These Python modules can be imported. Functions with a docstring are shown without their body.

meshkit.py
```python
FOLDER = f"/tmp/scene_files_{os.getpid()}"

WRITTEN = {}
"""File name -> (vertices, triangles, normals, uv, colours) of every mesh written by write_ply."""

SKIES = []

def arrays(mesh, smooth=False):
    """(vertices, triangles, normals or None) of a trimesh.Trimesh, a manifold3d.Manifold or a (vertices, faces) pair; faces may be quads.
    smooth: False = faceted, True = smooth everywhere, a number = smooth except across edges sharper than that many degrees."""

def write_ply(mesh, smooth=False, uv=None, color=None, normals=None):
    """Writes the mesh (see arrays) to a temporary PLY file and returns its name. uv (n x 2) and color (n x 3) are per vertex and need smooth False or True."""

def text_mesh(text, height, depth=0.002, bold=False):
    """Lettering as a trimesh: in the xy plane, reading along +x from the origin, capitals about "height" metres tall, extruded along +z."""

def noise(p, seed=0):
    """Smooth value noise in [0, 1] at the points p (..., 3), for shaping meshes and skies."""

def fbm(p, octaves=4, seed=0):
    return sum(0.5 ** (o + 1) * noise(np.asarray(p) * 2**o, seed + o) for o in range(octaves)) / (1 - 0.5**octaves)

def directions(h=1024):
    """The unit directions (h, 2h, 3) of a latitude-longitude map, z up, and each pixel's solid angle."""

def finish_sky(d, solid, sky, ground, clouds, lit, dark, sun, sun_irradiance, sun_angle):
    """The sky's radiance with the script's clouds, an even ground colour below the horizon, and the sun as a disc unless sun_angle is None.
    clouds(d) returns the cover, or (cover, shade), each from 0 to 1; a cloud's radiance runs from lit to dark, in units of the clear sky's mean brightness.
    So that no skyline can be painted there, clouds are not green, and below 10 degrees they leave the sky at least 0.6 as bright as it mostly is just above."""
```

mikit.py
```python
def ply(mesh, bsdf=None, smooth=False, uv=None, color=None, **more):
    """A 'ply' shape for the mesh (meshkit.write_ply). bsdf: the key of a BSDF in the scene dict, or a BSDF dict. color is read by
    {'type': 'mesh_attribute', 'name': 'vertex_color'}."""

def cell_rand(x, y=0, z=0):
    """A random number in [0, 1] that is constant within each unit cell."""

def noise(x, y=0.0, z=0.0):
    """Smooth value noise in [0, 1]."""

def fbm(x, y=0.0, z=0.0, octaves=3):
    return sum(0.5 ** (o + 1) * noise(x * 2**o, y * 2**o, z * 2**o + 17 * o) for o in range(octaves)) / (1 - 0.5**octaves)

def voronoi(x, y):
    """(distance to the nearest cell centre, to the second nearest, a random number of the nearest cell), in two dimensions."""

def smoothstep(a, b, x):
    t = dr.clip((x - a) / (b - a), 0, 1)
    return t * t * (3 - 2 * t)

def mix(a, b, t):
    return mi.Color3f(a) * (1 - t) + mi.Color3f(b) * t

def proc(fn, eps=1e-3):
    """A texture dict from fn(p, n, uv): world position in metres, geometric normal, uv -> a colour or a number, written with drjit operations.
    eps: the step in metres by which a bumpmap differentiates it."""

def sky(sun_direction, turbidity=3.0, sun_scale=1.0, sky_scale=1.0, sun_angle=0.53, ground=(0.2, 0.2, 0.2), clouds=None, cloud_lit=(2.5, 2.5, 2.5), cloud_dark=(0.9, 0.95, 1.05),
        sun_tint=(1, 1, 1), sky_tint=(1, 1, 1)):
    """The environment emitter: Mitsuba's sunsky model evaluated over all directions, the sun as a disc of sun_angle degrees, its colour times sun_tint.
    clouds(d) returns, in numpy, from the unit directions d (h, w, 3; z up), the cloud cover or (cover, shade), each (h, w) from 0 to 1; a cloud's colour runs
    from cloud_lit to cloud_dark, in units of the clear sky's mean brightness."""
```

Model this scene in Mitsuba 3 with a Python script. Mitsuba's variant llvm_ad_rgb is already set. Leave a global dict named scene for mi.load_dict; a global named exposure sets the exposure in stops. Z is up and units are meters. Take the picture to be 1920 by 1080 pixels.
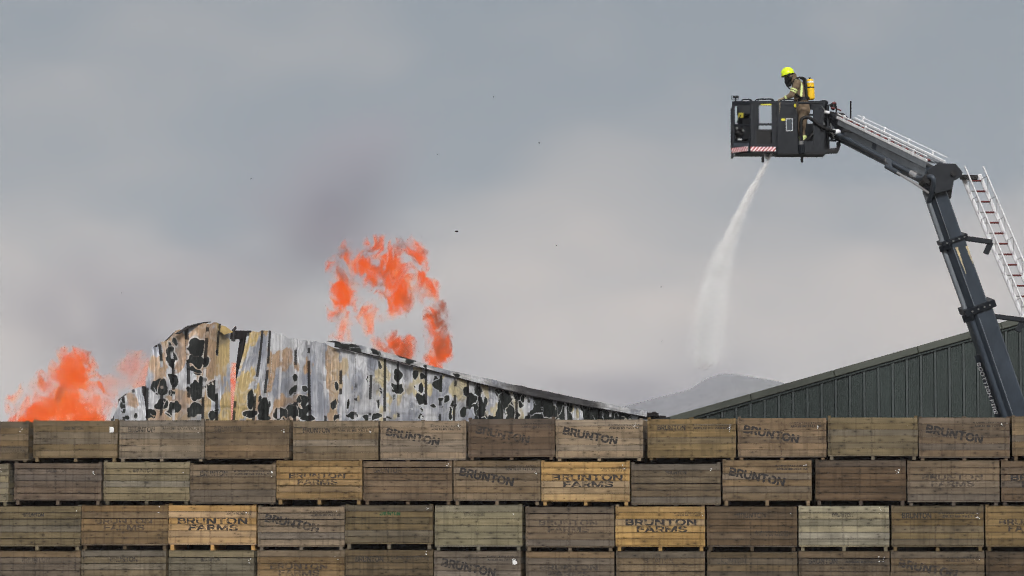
import math, random
import numpy as np, trimesh, shapely, shapely.geometry as sg, shapely.affinity as sa, manifold3d as m3
import drjit as dr, mitsuba as mi, mikit, meshkit
from mikit import noise, fbm, voronoi, cell_rand, smoothstep, mix

T = mi.ScalarTransform4f
random.seed(7)
RNG = np.random.default_rng(11)
scene, labels = {}, {}

# ---------------------------------------------------------------- camera, sky, exposure
F, PITCH, EYE = 5405.0, math.radians(4.41), 1.65          # focal length in 1/1920ths of the frame width
CAM = np.array([0, 0, EYE])
FWD = np.array([0, math.cos(PITCH), math.sin(PITCH)])
UPV = np.array([0, -math.sin(PITCH), math.cos(PITCH)])
exposure = 1.42
HAZE = 0.00023


def clouds(d):
    az, el = np.arctan2(d[..., 0], d[..., 1]), np.arcsin(d[..., 2])
    q = d * np.array([1.0, 1.0, 1.9])
    big = meshkit.fbm(q * 11 + [18.7, 14.71, 9.5], 3, 3)
    wav = meshkit.fbm(q * 8 + 9, 3, 8)
    w = q + 0.10 * (np.stack([big, wav, big], -1) - 0.5)
    band = meshkit.fbm(w * 15, 5, 21)
    fine = meshkit.fbm(w * [60, 60, 90], 4, 40)
    grad = 0.32 + 0.68 * np.clip((el - 0.02) / math.radians(7.0), 0, 1) ** 0.85
    t = np.clip((el - math.radians(11)) / math.radians(28), 0, 1)
    grad = grad * (1 - t) + 0.42 * t
    grad = grad - 0.12 * np.clip(-d[..., 1], 0, 1)
    lively = 1 - 0.6 * np.clip((el - 0.09) / 0.08, 0, 1)
    shade = grad + lively * (1.30 * (big - 0.53) + 0.62 * (band - 0.5) + 0.16 * (fine - 0.5))
    return np.ones(d.shape[:2]), shade


scene["camera"] = {"type": "perspective", "fov": math.degrees(2 * math.atan(960 / F)), "fov_axis": "x", "near_clip": 0.5, "far_clip": 20000.0,
                   "to_world": T().look_at(origin=CAM.tolist(), target=(CAM + FWD).tolist(), up=[0, 0, 1]), "medium": {"type": "ref", "id": "haze_air"}}
scene["haze_air"] = {"type": "homogeneous", "albedo": {"type": "rgb", "value": [0.90, 0.935, 0.99]}, "sigma_t": HAZE}
scene["sky"] = mikit.sky((0.12, -0.85, 0.54), turbidity=3, sun_scale=1.08, sun_angle=20, sun_tint=(0.765, 0.945, 1.37), clouds=clouds,
                         cloud_lit=(3.68, 3.18, 2.80), cloud_dark=(1.17, 1.42, 1.66), ground=(0.12, 0.11, 0.10))


# ---------------------------------------------------------------- helpers
def at(px, py, Y):
    """The point at depth Y that the photograph (1920 x 1080) shows at px, py."""
    d = FWD + np.array([1, 0, 0]) * ((px - 960) / F) + UPV * ((540 - py) / F)
    return CAM + d * (Y / d[1])


def lab(key, label=None, cat=None, group=None, kind=None):
    d = labels.setdefault(key, {})
    for k, v in (("label", label), ("category", cat), ("group", group), ("kind", kind)):
        if v:
            d[k] = v
    return key


def num(key):
    if key not in scene and not any(k.startswith(key + "__") for k in scene) and key not in labels:
        return key
    n = 1
    while f"{key}_{n:03d}" in scene or f"{key}_{n:03d}" in labels:
        n += 1
    return f"{key}_{n:03d}"


def thing(name, label, cat, group=None, kind=None):
    return lab(num(name), label, cat, group, kind)


COUNT = {}


def put(parent, name, mesh, bsdf, smooth=False, uv=None, label=None, kind=None, **more):
    """One entry of scene: a part of parent (or a top-level key when parent is None)."""
    base = f"{parent}__{name}" if parent else name
    n = COUNT.get(base, 0)
    COUNT[base] = n + 1
    key = base if n == 0 else f"{base}_{n:03d}"
    scene[key] = mikit.ply(mesh, bsdf, smooth=smooth, uv=uv, **more)
    if label or kind:
        lab(key, label, None, None, kind)
    return key


def cat(*ms):
    ms = [m for m in ms if m is not None]
    return trimesh.util.concatenate(ms) if len(ms) > 1 else ms[0]


def cbox(sx, sy, sz, c=0.008):
    """A box with chamfered edges, centred."""
    c = min(c, 0.3 * min(sx, sy, sz))
    v = []
    for x in (-1, 1):
        for y in (-1, 1):
            for z in (-1, 1):
                v += [[x * (sx / 2 - c), y * (sy / 2 - c), z * sz / 2], [x * (sx / 2 - c), y * sy / 2, z * (sz / 2 - c)], [x * sx / 2, y * (sy / 2 - c), z * (sz / 2 - c)]]
    return trimesh.convex.convex_hull(np.array(v))


def frame(p0, p1, up):
    p0, p1, up = np.asarray(p0, float), np.asarray(p1, float), np.asarray(up, float)
    x = p1 - p0
    L = np.linalg.norm(x)
    x = x / L
    y = np.cross(up, x)
    y /= np.linalg.norm(y)
    z = np.cross(x, y)
    M = np.eye(4)
    M[:3, 0], M[:3, 1], M[:3, 2], M[:3, 3] = x, y, z, (p0 + p1) / 2
    return M, L


def beam(p0, p1, w, h, up=(0, 0, 1), c=0.008):
    """A chamfered bar from p0 to p1, w across, h along up."""
    M, L = frame(p0, p1, up)
    return cbox(L, w, h, c).apply_transform(M)


def tube(pts, r, n=10, cap=True):
    pts = np.asarray(pts, float)
    r = np.broadcast_to(np.asarray(r, float), len(pts))
    t = np.gradient(pts, axis=0)
    t /= np.linalg.norm(t, axis=1, keepdims=True)
    a = np.array([0, 0, 1.0]) if abs(t[0][2]) < 0.9 else np.array([1.0, 0, 0])
    rings = []
    for p, d, q in zip(pts, t, r):
        a = a - d * (a @ d)
        a /= np.linalg.norm(a)
        b = np.cross(d, a)
        ang = np.arange(n) * 2 * np.pi / n
        rings.append(p + q * (np.cos(ang)[:, None] * a + np.sin(ang)[:, None] * b))
    v = np.vstack(rings)
    i, k = np.meshgrid(np.arange(n), np.arange(len(pts) - 1))
    a0, a1 = (k * n + i).ravel(), (k * n + (i + 1) % n).ravel()
    f = np.vstack([np.stack([a0, a1, a1 + n], 1), np.stack([a0, a1 + n, a0 + n], 1)])
    if cap:
        v = np.vstack([v, pts[0], pts[-1]])
        m, e = len(v) - 2, (len(pts) - 1) * n
        i = np.arange(n)
        f = np.vstack([f, np.stack([i * 0 + m, (i + 1) % n, i], 1), np.stack([i * 0 + m + 1, e + i, e + (i + 1) % n], 1)])
    return trimesh.Trimesh(v, f, process=False)


def spline(pts, n=24):
    from scipy.interpolate import CubicSpline
    pts = np.asarray(pts, float)
    s = np.r_[0, np.cumsum(np.linalg.norm(np.diff(pts, axis=0), axis=1))]
    return CubicSpline(s, pts)(np.linspace(0, s[-1], n))


def ball(p, r, n=1, s=(1, 1, 1)):
    m = trimesh.creation.icosphere(n, 1.0)
    m.apply_scale(np.array(s) * r)
    return m.apply_translation(p)


def plate(poly, y0, y1):
    """A polygon in (x, z) given depth from y0 to y1."""
    poly = poly.buffer(0.0004, join_style=2)
    m = cat(*[trimesh.creation.extrude_polygon(g, y1 - y0, engine="earcut") for g in getattr(poly, "geoms", [poly])])
    v = m.vertices[:, [0, 2, 1]].copy()
    v[:, 1] += y0
    return trimesh.Trimesh(v, m.faces[:, ::-1], process=False)


def rect(x0, z0, x1, z1):
    return sg.box(min(x0, x1), min(z0, z1), max(x0, x1), max(z0, z1))


_TEXT = {}


def text_poly(text, bold=True):
    """Lettering as a shapely shape scaled to the unit box."""
    if (text, bold) not in _TEXT:
        m = meshkit.text_mesh(text, 1.0, 0.01, bold)
        f = m.faces[m.face_normals[:, 2] > 0.5]
        g = shapely.union_all([sg.Polygon(m.vertices[t][:, :2]) for t in f]).buffer(0)
        x0, y0, x1, y1 = g.bounds
        _TEXT[text, bold] = sa.scale(sa.translate(g, -x0, -y0), 1 / (x1 - x0), 1 / (y1 - y0), origin=(0, 0)).simplify(0.0015)
    return _TEXT[text, bold]


def tri(poly):
    vs, fs, n = [], [], 0
    for g in getattr(poly, "geoms", [poly]):
        if g.geom_type == "Polygon" and g.area > 1e-7:
            v, f = trimesh.creation.triangulate_polygon(g, engine="earcut")
            vs.append(v[:, :2])
            fs.append(f + n)
            n += len(v)
    return (np.vstack(vs), np.vstack(fs)) if vs else (np.zeros((0, 2)), np.zeros((0, 3), int))


def lin(c):
    c = np.asarray(c, float) / 255
    return np.where(c < 0.04045, c / 12.92, ((c + 0.055) / 1.055) ** 2.4)


def rgb(r, g, b):
    return {"type": "rgb", "value": [float(r), float(g), float(b)]}


def two(b):
    return {"type": "twosided", "bsdf": b}


# ---------------------------------------------------------------- crates: what the photograph shows of each
# left and right edge, top and bottom of the boards (photo pixels), seen colour, writing
CR = [
    [(-97, 61.4, 790.7, 861, (97, 83, 62), "C"), (66, 222.8, 787.2, 856, (105, 90, 65), "T"), (226.8, 385, 788, 857.6, (116, 106, 96), "nt"), (387, 543.7, 787, 857.6, (101, 86, 69), "n"),
     (551, 709.7, 788.7, 860.4, (108, 95, 78), "Nt"), (714, 873.3, 788.7, 859.6, (119, 107, 97), "St"), (878.5, 1039.8, 784.4, 854.7, (86, 71, 60), "St"), (1041.8, 1204, 787, 856.7, (121, 109, 97), "St"),
     (1213, 1377.7, 784, 855.6, (106, 91, 62), "Nt"), (1381.5, 1546.8, 783, 855, (106, 89, 71), "St"), (1550, 1718, 781.5, 852.7, (99, 89, 67), ""), (1720, 1890, 782, 856, (99, 85, 72), "St"), (1894, 2066, 779.5, 852, (106, 91, 70), "")],
    [(-133, 28.7, 869, 939, (112, 106, 89), "p"), (31.6, 193.8, 867, 936, (91, 79, 72), "T"), (198, 358.3, 866, 937, (107, 100, 82), "T"), (359.7, 518.8, 870, 942, (97, 84, 69), "Nt"),
     (521, 680, 862.5, 934.5, (129, 105, 66), "F"), (683, 848, 864, 936.5, (93, 79, 66), "nt"), (851, 1013, 863, 936.5, (106, 91, 73), "St"), (1014.5, 1179.6, 865, 938, (152, 119, 70), "Gt"),
     (1182.5, 1349, 869, 943.7, (93, 83, 71), "T"), (1352.8, 1519, 862.5, 936, (108, 93, 74), "St"), (1526, 1694.7, 863, 936, (80, 65, 51), ""), (1697.8, 1869.8, 864, 939, (101, 89, 77), "F"), (1872.7, 2046, 864, 939, (88, 74, 61), "G")],
    [(-6, 156, 948.6, 1022, (99, 91, 72), "T"), (158, 318.7, 947.4, 1020, (106, 87, 60), "F"), (320, 483, 946.6, 1019, (168, 127, 70), "Gt"), (486.3, 648, 949.4, 1022.7, (109, 99, 90), "St"),
     (649.4, 812, 946.6, 1017.5, (89, 79, 58), "T"), (816, 978.7, 947.4, 1022.7, (106, 103, 86), "T"), (985.3, 1150, 950, 1024, (96, 85, 75), "F"), (1153, 1319.4, 948.6, 1022.7, (153, 119, 65), "Gt"),
     (1323, 1491, 948.6, 1023, (82, 69, 55), "M"), (1494.5, 1663, 948.6, 1022.7, (122, 120, 106), "T"), (1667, 1839, 948.6, 1023, (97, 84, 58), "Nt"), (1842, 2014, 948.6, 1022.7, (107, 90, 58), "F")],
    [(-4, 156.5, 1032.7, 1106, (93, 79, 63), "m"), (159, 316, 1031.3, 1105, (102, 93, 77), "m"), (321, 479.5, 1032.7, 1106, (100, 95, 80), "T"), (486, 648, 1031.8, 1105.5, (107, 89, 62), "F"),
     (650, 813, 1030, 1104, (86, 75, 58), "nt"), (815, 976, 1032.7, 1107, (99, 87, 75), "St"), (986, 1150, 1034, 1108, (99, 85, 69), "F"), (1154, 1319, 1034, 1108, (96, 85, 71), "m"),
     (1323, 1491, 1034, 1108.5, (84, 73, 57), "n"), (1494, 1663, 1034, 1108.5, (90, 79, 67), "Nt"), (1665, 1839, 1034, 1109, (94, 82, 67), "St"), (1842, 2014, 1034, 1109, (72, 60, 47), "")],
]
WALL_Y0, WALL_M = 60.0, -0.113
YAW = math.atan(WALL_M)
EX, EY = np.array([math.cos(YAW), math.sin(YAW), 0]), np.array([-math.sin(YAW), math.cos(YAW), 0])
LIGHT_ON_WOOD = np.array([0.91, 0.98, 1.20])                                             # turns the colour seen into the colour of the wood


def wall_x(px):
    k = (px - 960) / F / math.cos(PITCH) * 1.0
    return k * WALL_Y0 / (1 - k * WALL_M)


CRATES = [(r, c, *x) for r, row in enumerate(CR) for c, x in enumerate(row)]
SEEN = np.array([lin(x[6]) for x in CRATES] + [lin((80, 68, 54))] * 4) * [1.07, 1.06, 1.06]
SEEN = np.where(SEEN[:, :1] > 0.26, SEEN * [0.92, 1.02, 1.12], SEEN)
GREY = SEEN @ [0.3, 0.55, 0.15]
CTAB = (GREY[:, None] + (SEEN - GREY[:, None]) * np.where(SEEN[:, :1] > 0.22, 0.80, 0.76)) / LIGHT_ON_WOOD
INK = np.array([(0.030, 0.027, 0.026)] * len(CTAB))
FADE = np.full(len(CTAB), 0.60)
for i, x in enumerate(CRATES):
    FADE[i] = {(0, 7): 0.93, (0, 4): 0.8, (0, 9): 0.85, (0, 11): 0.88, (0, 5): 0.72, (0, 6): 0.62, (0, 8): 0.8, (0, 2): 0.6, (0, 3): 0.5, (0, 1): 0.66, (1, 6): 0.93, (1, 9): 0.93, (1, 12): 0.9, (1, 7): 0.66, (1, 4): 0.6,
               (1, 11): 0.5, (1, 5): 0.55, (1, 3): 0.68, (2, 2): 0.72, (2, 7): 0.74, (2, 1): 0.5, (2, 6): 0.45, (2, 3): 0.68, (2, 10): 0.85, (2, 11): 0.6, (2, 5): 0.4, (2, 4): 0.8, (2, 0): 0.85, (3, 5): 0.7,
               (3, 10): 0.6, (3, 3): 0.55, (3, 6): 0.45, (3, 9): 0.78, (3, 0): 0.4, (3, 8): 0.4, (3, 7): 0.4, (1, 1): 0.5, (1, 8): 0.6}.get(x[:2], 0.6)
    if x[:2] == (2, 4):
        INK[i] = (0.012, 0.075, 0.030)
TAB = {k: mi.Float(np.ascontiguousarray(a, dtype=np.float32)) for k, a in dict(r=CTAB[:, 0], g=CTAB[:, 1], b=CTAB[:, 2], ir=INK[:, 0], ig=INK[:, 1], ib=INK[:, 2], fade=FADE).items()}
CW = 1.795


def wood_color(uv):
    u, v = mi.Float(uv.x), mi.Float(uv.y)
    ci = dr.clip(dr.floor(u / 4), 0, len(CTAB) - 1)
    x = u - 4 * ci
    pi = dr.floor(v / 0.5)
    z = v - 0.5 * pi
    i = mi.UInt32(ci)
    base = mi.Color3f(dr.gather(mi.Float, TAB["r"], i), dr.gather(mi.Float, TAB["g"], i), dr.gather(mi.Float, TAB["b"], i))
    seed = ci * 7.31 + pi * 3.77
    h1, h2 = cell_rand(ci, pi, 3), cell_rand(ci, pi, 9)
    base = base * (0.80 + 0.42 * h1)
    lum = mi.luminance(base)
    base = mix(base, mi.Color3f(lum * 1.04, lum, lum * 0.96), 0.40 * smoothstep(0.4, 1.0, h2))
    base = mix(base, base * mi.Color3f(1.06, 0.99, 0.90), 0.7 * smoothstep(0.45, 0.0, h2))
    # long grain, then the broad flame figure of sawn softwood
    warp = 0.012 * noise(x * 2.5 + seed, z * 14, seed)
    g1 = fbm(x * 2.2 + seed * 3, (z + warp) * 95, seed, 3)
    g2 = noise(x * 0.9 + seed, (z + warp * 2) * 34, seed + 5)
    base = base * (0.62 + 0.38 * g1 + 0.38 * g2)
    # weather stains and grey patches, lying across the boards
    st = fbm(x * 3.1 + ci * 13, (z + 0.13 * pi) * 5.0, ci, 3)
    base = base * (0.62 + 0.74 * st)
    run = noise(x * 26 + ci * 5, (z + 0.13 * pi) * 2.2, ci + 2)
    base = base * (1.0 - 0.22 * smoothstep(0.60, 0.95, run))
    # knots
    d, _, k = voronoi(x * 3.6 + seed, z * 7.6 + seed)
    rr = 0.05 + 0.13 * cell_rand(dr.floor(k * 977), 1, 2)
    on = dr.select(k > 0.42, 1.0, 0.0)
    base = base * (1 - 0.50 * on * smoothstep(rr, rr * 0.30, d)) * (1 - 0.22 * on * smoothstep(rr * 2.6, rr, d))
    # nails with rusty runs beneath, in rows over the posts
    nx = dr.minimum(dr.minimum(dr.abs(x - 0.045), dr.abs(x - CW / 2)), dr.abs(x - (CW - 0.045)))
    nx = nx + 0.012 * (noise(z * 60, seed) - 0.5)
    nz = dr.minimum(dr.abs(z - 0.030), dr.abs(z - 0.098))
    dd = dr.sqrt(dr.square(nx) + dr.square(nz))
    base = base * (1 - 0.50 * smoothstep(0.014, 0.005, dd) * smoothstep(0.25, 0.6, noise(x * 7 + seed, pi * 3.3, ci)))
    base = base * (1 - 0.35 * smoothstep(0.05, 0.0, nx) * smoothstep(0.35, 0.8, noise(x * 30, z * 18, seed)))
    # boards darken towards their upper and lower edges
    e = dr.minimum(z, 0.125 - z)
    base = base * (1 - 0.30 * smoothstep(0.018, 0.0, e + 0.012 * (noise(x * 9, seed, pi) - 0.5)))
    return base


def ink_color(p, n, uv):
    u, v = mi.Float(uv.x), mi.Float(uv.y)
    i = mi.UInt32(dr.clip(dr.floor(u / 4), 0, len(CTAB) - 1))
    w = dr.gather(mi.Float, TAB["fade"], i)
    wear = fbm(u * 16, v * 30, 2.0, 3)
    a = dr.clip(w * (0.35 + 1.15 * smoothstep(0.22, 0.62, wear + 0.30 * (w - 0.6))), 0, 0.97)
    ink = mi.Color3f(dr.gather(mi.Float, TAB["ir"], i), dr.gather(mi.Float, TAB["ig"], i), dr.gather(mi.Float, TAB["ib"], i))
    return mix(wood_color(uv), ink, a)


scene["crate_wood"] = {"type": "principled", "base_color": mikit.proc(lambda p, n, uv: wood_color(uv)), "roughness": 0.85, "specular": 0.25}
scene["crate_ink"] = two({"type": "principled", "base_color": mikit.proc(ink_color), "roughness": 0.8, "specular": 0.25})
scene["paper_white"] = two({"type": "diffuse", "reflectance": rgb(0.72, 0.72, 0.70)})

# ---------------------------------------------------------------- other materials


def paint(key, c, rough=0.45, metal=0.0, spec=0.5, dirt=0.25, scale=6.0, streak=True):
    c = np.array(c, float)

    def fn(p, n, uv):
        d = fbm(p.x * scale, p.y * scale, p.z * scale * (0.35 if streak else 1.0), 3)
        f = noise(p.x * scale * 9, p.y * scale * 9, p.z * scale * 3)
        return mi.Color3f(*c.tolist()) * (1 - dirt + 2 * dirt * d) * (0.92 + 0.16 * f)

    scene[key] = two({"type": "principled", "base_color": mikit.proc(fn), "roughness": rough, "metallic": metal, "specular": spec})


paint("cage_grey", (0.0080, 0.0110, 0.0155), 0.42, spec=0.22)
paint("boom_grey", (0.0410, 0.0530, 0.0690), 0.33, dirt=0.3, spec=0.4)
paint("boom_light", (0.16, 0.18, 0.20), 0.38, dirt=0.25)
paint("black_rubber", (0.0045, 0.0045, 0.005), 0.5, spec=0.25)
paint("white_metal", (0.80, 0.81, 0.83), 0.4, dirt=0.12)
paint("bare_steel", (0.55, 0.56, 0.57), 0.28, metal=0.9, dirt=0.15)
paint("maroon", (0.11, 0.014, 0.014), 0.5)
paint("red_paint", (0.40, 0.025, 0.025), 0.4)
paint("label_yellow", (0.62, 0.55, 0.03), 0.5)
paint("cylinder_yellow", (0.86, 0.53, 0.012), 0.35, dirt=0.15, scale=14)
paint("helmet_yellow", (0.70, 0.88, 0.01), 0.28, dirt=0.06)
paint("suit_tan", (0.155, 0.112, 0.070), 0.9, dirt=0.35, scale=12, streak=False)
paint("reflective", (0.66, 0.76, 0.30), 0.5, dirt=0.2, scale=20)
paint("glove_tan", (0.30, 0.24, 0.15), 0.85, dirt=0.2, scale=20)
paint("char_and_shade", (0.010, 0.0075, 0.008), 0.7, dirt=0.5)  # charred steel, and the black of the shade strips behind open joints
paint("green_wall", (0.0185, 0.0290, 0.0265), 0.5, dirt=0.22, scale=1.6, spec=0.35)
paint("green_rib_lit", (0.027, 0.038, 0.037), 0.45, dirt=0.22, scale=1.6)  # the wall green made lighter, for the light the ribs catch
paint("green_verge", (0.046, 0.053, 0.040), 0.55, dirt=0.22, scale=2.0)
paint("ochre_metal", (0.42, 0.30, 0.12), 0.5, dirt=0.45, scale=7)
paint("yellow_scuff", (0.50, 0.42, 0.26), 0.5, dirt=0.5, scale=10)


def earth(p, n, uv):
    a = fbm(p.x * 0.15, p.y * 0.15, 0, 4)
    b = noise(p.x * 9, p.y * 9, 1.0)
    return mix((0.10, 0.088, 0.07), (0.17, 0.155, 0.13), a) * (0.8 + 0.4 * b)


def moor(p, n, uv):
    a = fbm(p.x * 0.004, p.y * 0.004, p.z * 0.01, 4)
    return mix((0.020, 0.027, 0.030), (0.040, 0.044, 0.046), smoothstep(0.35, 0.65, a))


scene["earth"] = {"type": "diffuse", "reflectance": mikit.proc(earth)}
scene["moor"] = {"type": "diffuse", "reflectance": mikit.proc(moor)}

# ---------------------------------------------------------------- setting: ground, hill
g = 8500.0
scene["ground"] = mikit.ply((np.array([[-g, -g, 0], [g, -g, 0], [g, g, 0], [-g, g, 0.0]]), np.array([[0, 1, 2], [0, 2, 3]])), "earth")
lab("ground", "bare brown farmyard earth beneath the crates and sheds", None, None, "structure")

prof = np.array([(300, 830), (700, 815), (1000, 788), (1160, 764), (1230, 745), (1290, 730), (1322, 709), (1345, 701), (1372, 704), (1405, 711), (1450, 717), (1520, 742), (1600, 775), (1750, 800), (2400, 840)], float)
HY = 4500.0
hx = np.linspace(-600, 1260, 190)
hp = np.interp(hx, [at(a, b, HY)[0] for a, b in prof], [at(a, b, HY)[2] for a, b in prof])
hy = np.linspace(0, 1, 30)
X, V = np.meshgrid(hx, hy)
Yh = 3500 + 2000 * V
prof_y = np.sin(np.pi * np.clip(V * 1.0, 0, 1)) ** 0.9
Z = np.tile(hp, (30, 1)) * prof_y - 2
Z += (meshkit.fbm(np.stack([X * 0.008, Yh * 0.006, X * 0], -1), 4, 3) - 0.5) * 6.0 * prof_y
v = np.stack([X.ravel(), Yh.ravel(), Z.ravel()], 1)
ii = np.arange(29)[:, None] * 190 + np.arange(189)[None]
q = np.stack([ii, ii + 1, ii + 191, ii + 190], -1).reshape(-1, 4)
scene["hill"] = mikit.ply((v, q), "moor", smooth=True)
lab("hill", "distant hazy blue grey hill between the two sheds", None, None, "structure")

# ---------------------------------------------------------------- crates
BOX_F = np.array([[0, 2, 1], [0, 3, 2], [4, 5, 6], [4, 6, 7], [0, 1, 5], [0, 5, 4], [1, 2, 6], [1, 6, 5], [2, 3, 7], [2, 7, 6], [3, 0, 4], [3, 4, 7]])


def board(lo, hi, tilt=(0, 0), shear=0.0):
    """A board in crate space; tilt lifts its right end, shear leans it."""
    (x0, y0, z0), (x1, y1, z1) = lo, hi
    a = np.array([[x0, y0, z0], [x1, y0, z0 + tilt[0]], [x1, y1, z0 + tilt[0]], [x0, y1, z0], [x0, y0, z1], [x1, y0, z1 + tilt[1]], [x1, y1, z1 + tilt[1]], [x0, y1, z1]], float)
    return a


LEAN = [0.0, 0.0]                                                # how the crate being built is tipped and turned


def crate_put(parent, name, boards, org, idx, pl, label=None, bsdf="crate_wood"):
    vs, fs, uvs = [], [], []
    for k, (b, p, zo) in enumerate(boards):
        fs.append(BOX_F + 24 * 0 + sum(map(len, vs)))
        vs.append(org + b[:, :1] * EX + (b[:, 1:2] + LEAN[1] * b[:, :1]) * EY + (b[:, 2:] + LEAN[0] * (b[:, :1] - CW / 2)) * np.array([0, 0, 1]))
        along = b[:, 0] if np.ptp(b[:, 0]) > 0.3 else b[:, 1] * 1.0 + 0.2
        uvs.append(np.stack([np.clip(along, 0.0, 3.9) + 4 * idx, 0.5 * p + np.clip(b[:, 2] - zo, 0.002, 0.49)], 1))
    return put(parent, name, (np.vstack(vs), np.vstack(fs)), bsdf, uv=np.vstack(uvs), label=label)


ROWS = ["top row", "second row", "third row", "bottom row"]
ORD = ["first", "second", "third", "fourth", "fifth", "sixth", "seventh", "eighth", "ninth", "tenth", "eleventh", "twelfth", "thirteenth"]


def tone(c):
    r, g, b = c
    if r > 145:
        return "bright yellow"
    if r - b > 55:
        return "yellowish"
    if r < 84:
        return "dark brown"
    if g > r - 5:
        return "pale greenish grey"
    if r - b < 24:
        return "grey"
    if g > r - 14 and r - b > 30:
        return "olive brown"
    return "greyish brown" if r - b < 33 else "brown"


WRITING = {"S": "large slanted lettering", "F": "bold two line lettering", "G": "bold dark two line lettering", "N": "stencilled word at left", "n": "faint stencilled word at left",
           "T": "small stencilled word", "M": "stencilled word at upper right", "m": "faint stencilled word in the middle", "C": "lettering cut by the frame edge", "p": "white paper scraps and no lettering", "": "no lettering"}
geo = []
for r, c, x0, x1, t, b, col, st in CRATES:
    xw = wall_x(x0)
    Y = WALL_Y0 + WALL_M * xw
    geo.append(dict(x=xw, Y=Y, zt=at((x0 + x1) / 2, t, WALL_Y0 + WALL_M * wall_x((x0 + x1) / 2))[2], zb=at((x0 + x1) / 2, b, WALL_Y0 + WALL_M * wall_x((x0 + x1) / 2))[2], w=(wall_x(x1) - xw) / math.cos(YAW)))

DEPTH, TH = 1.25, 0.022


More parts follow.
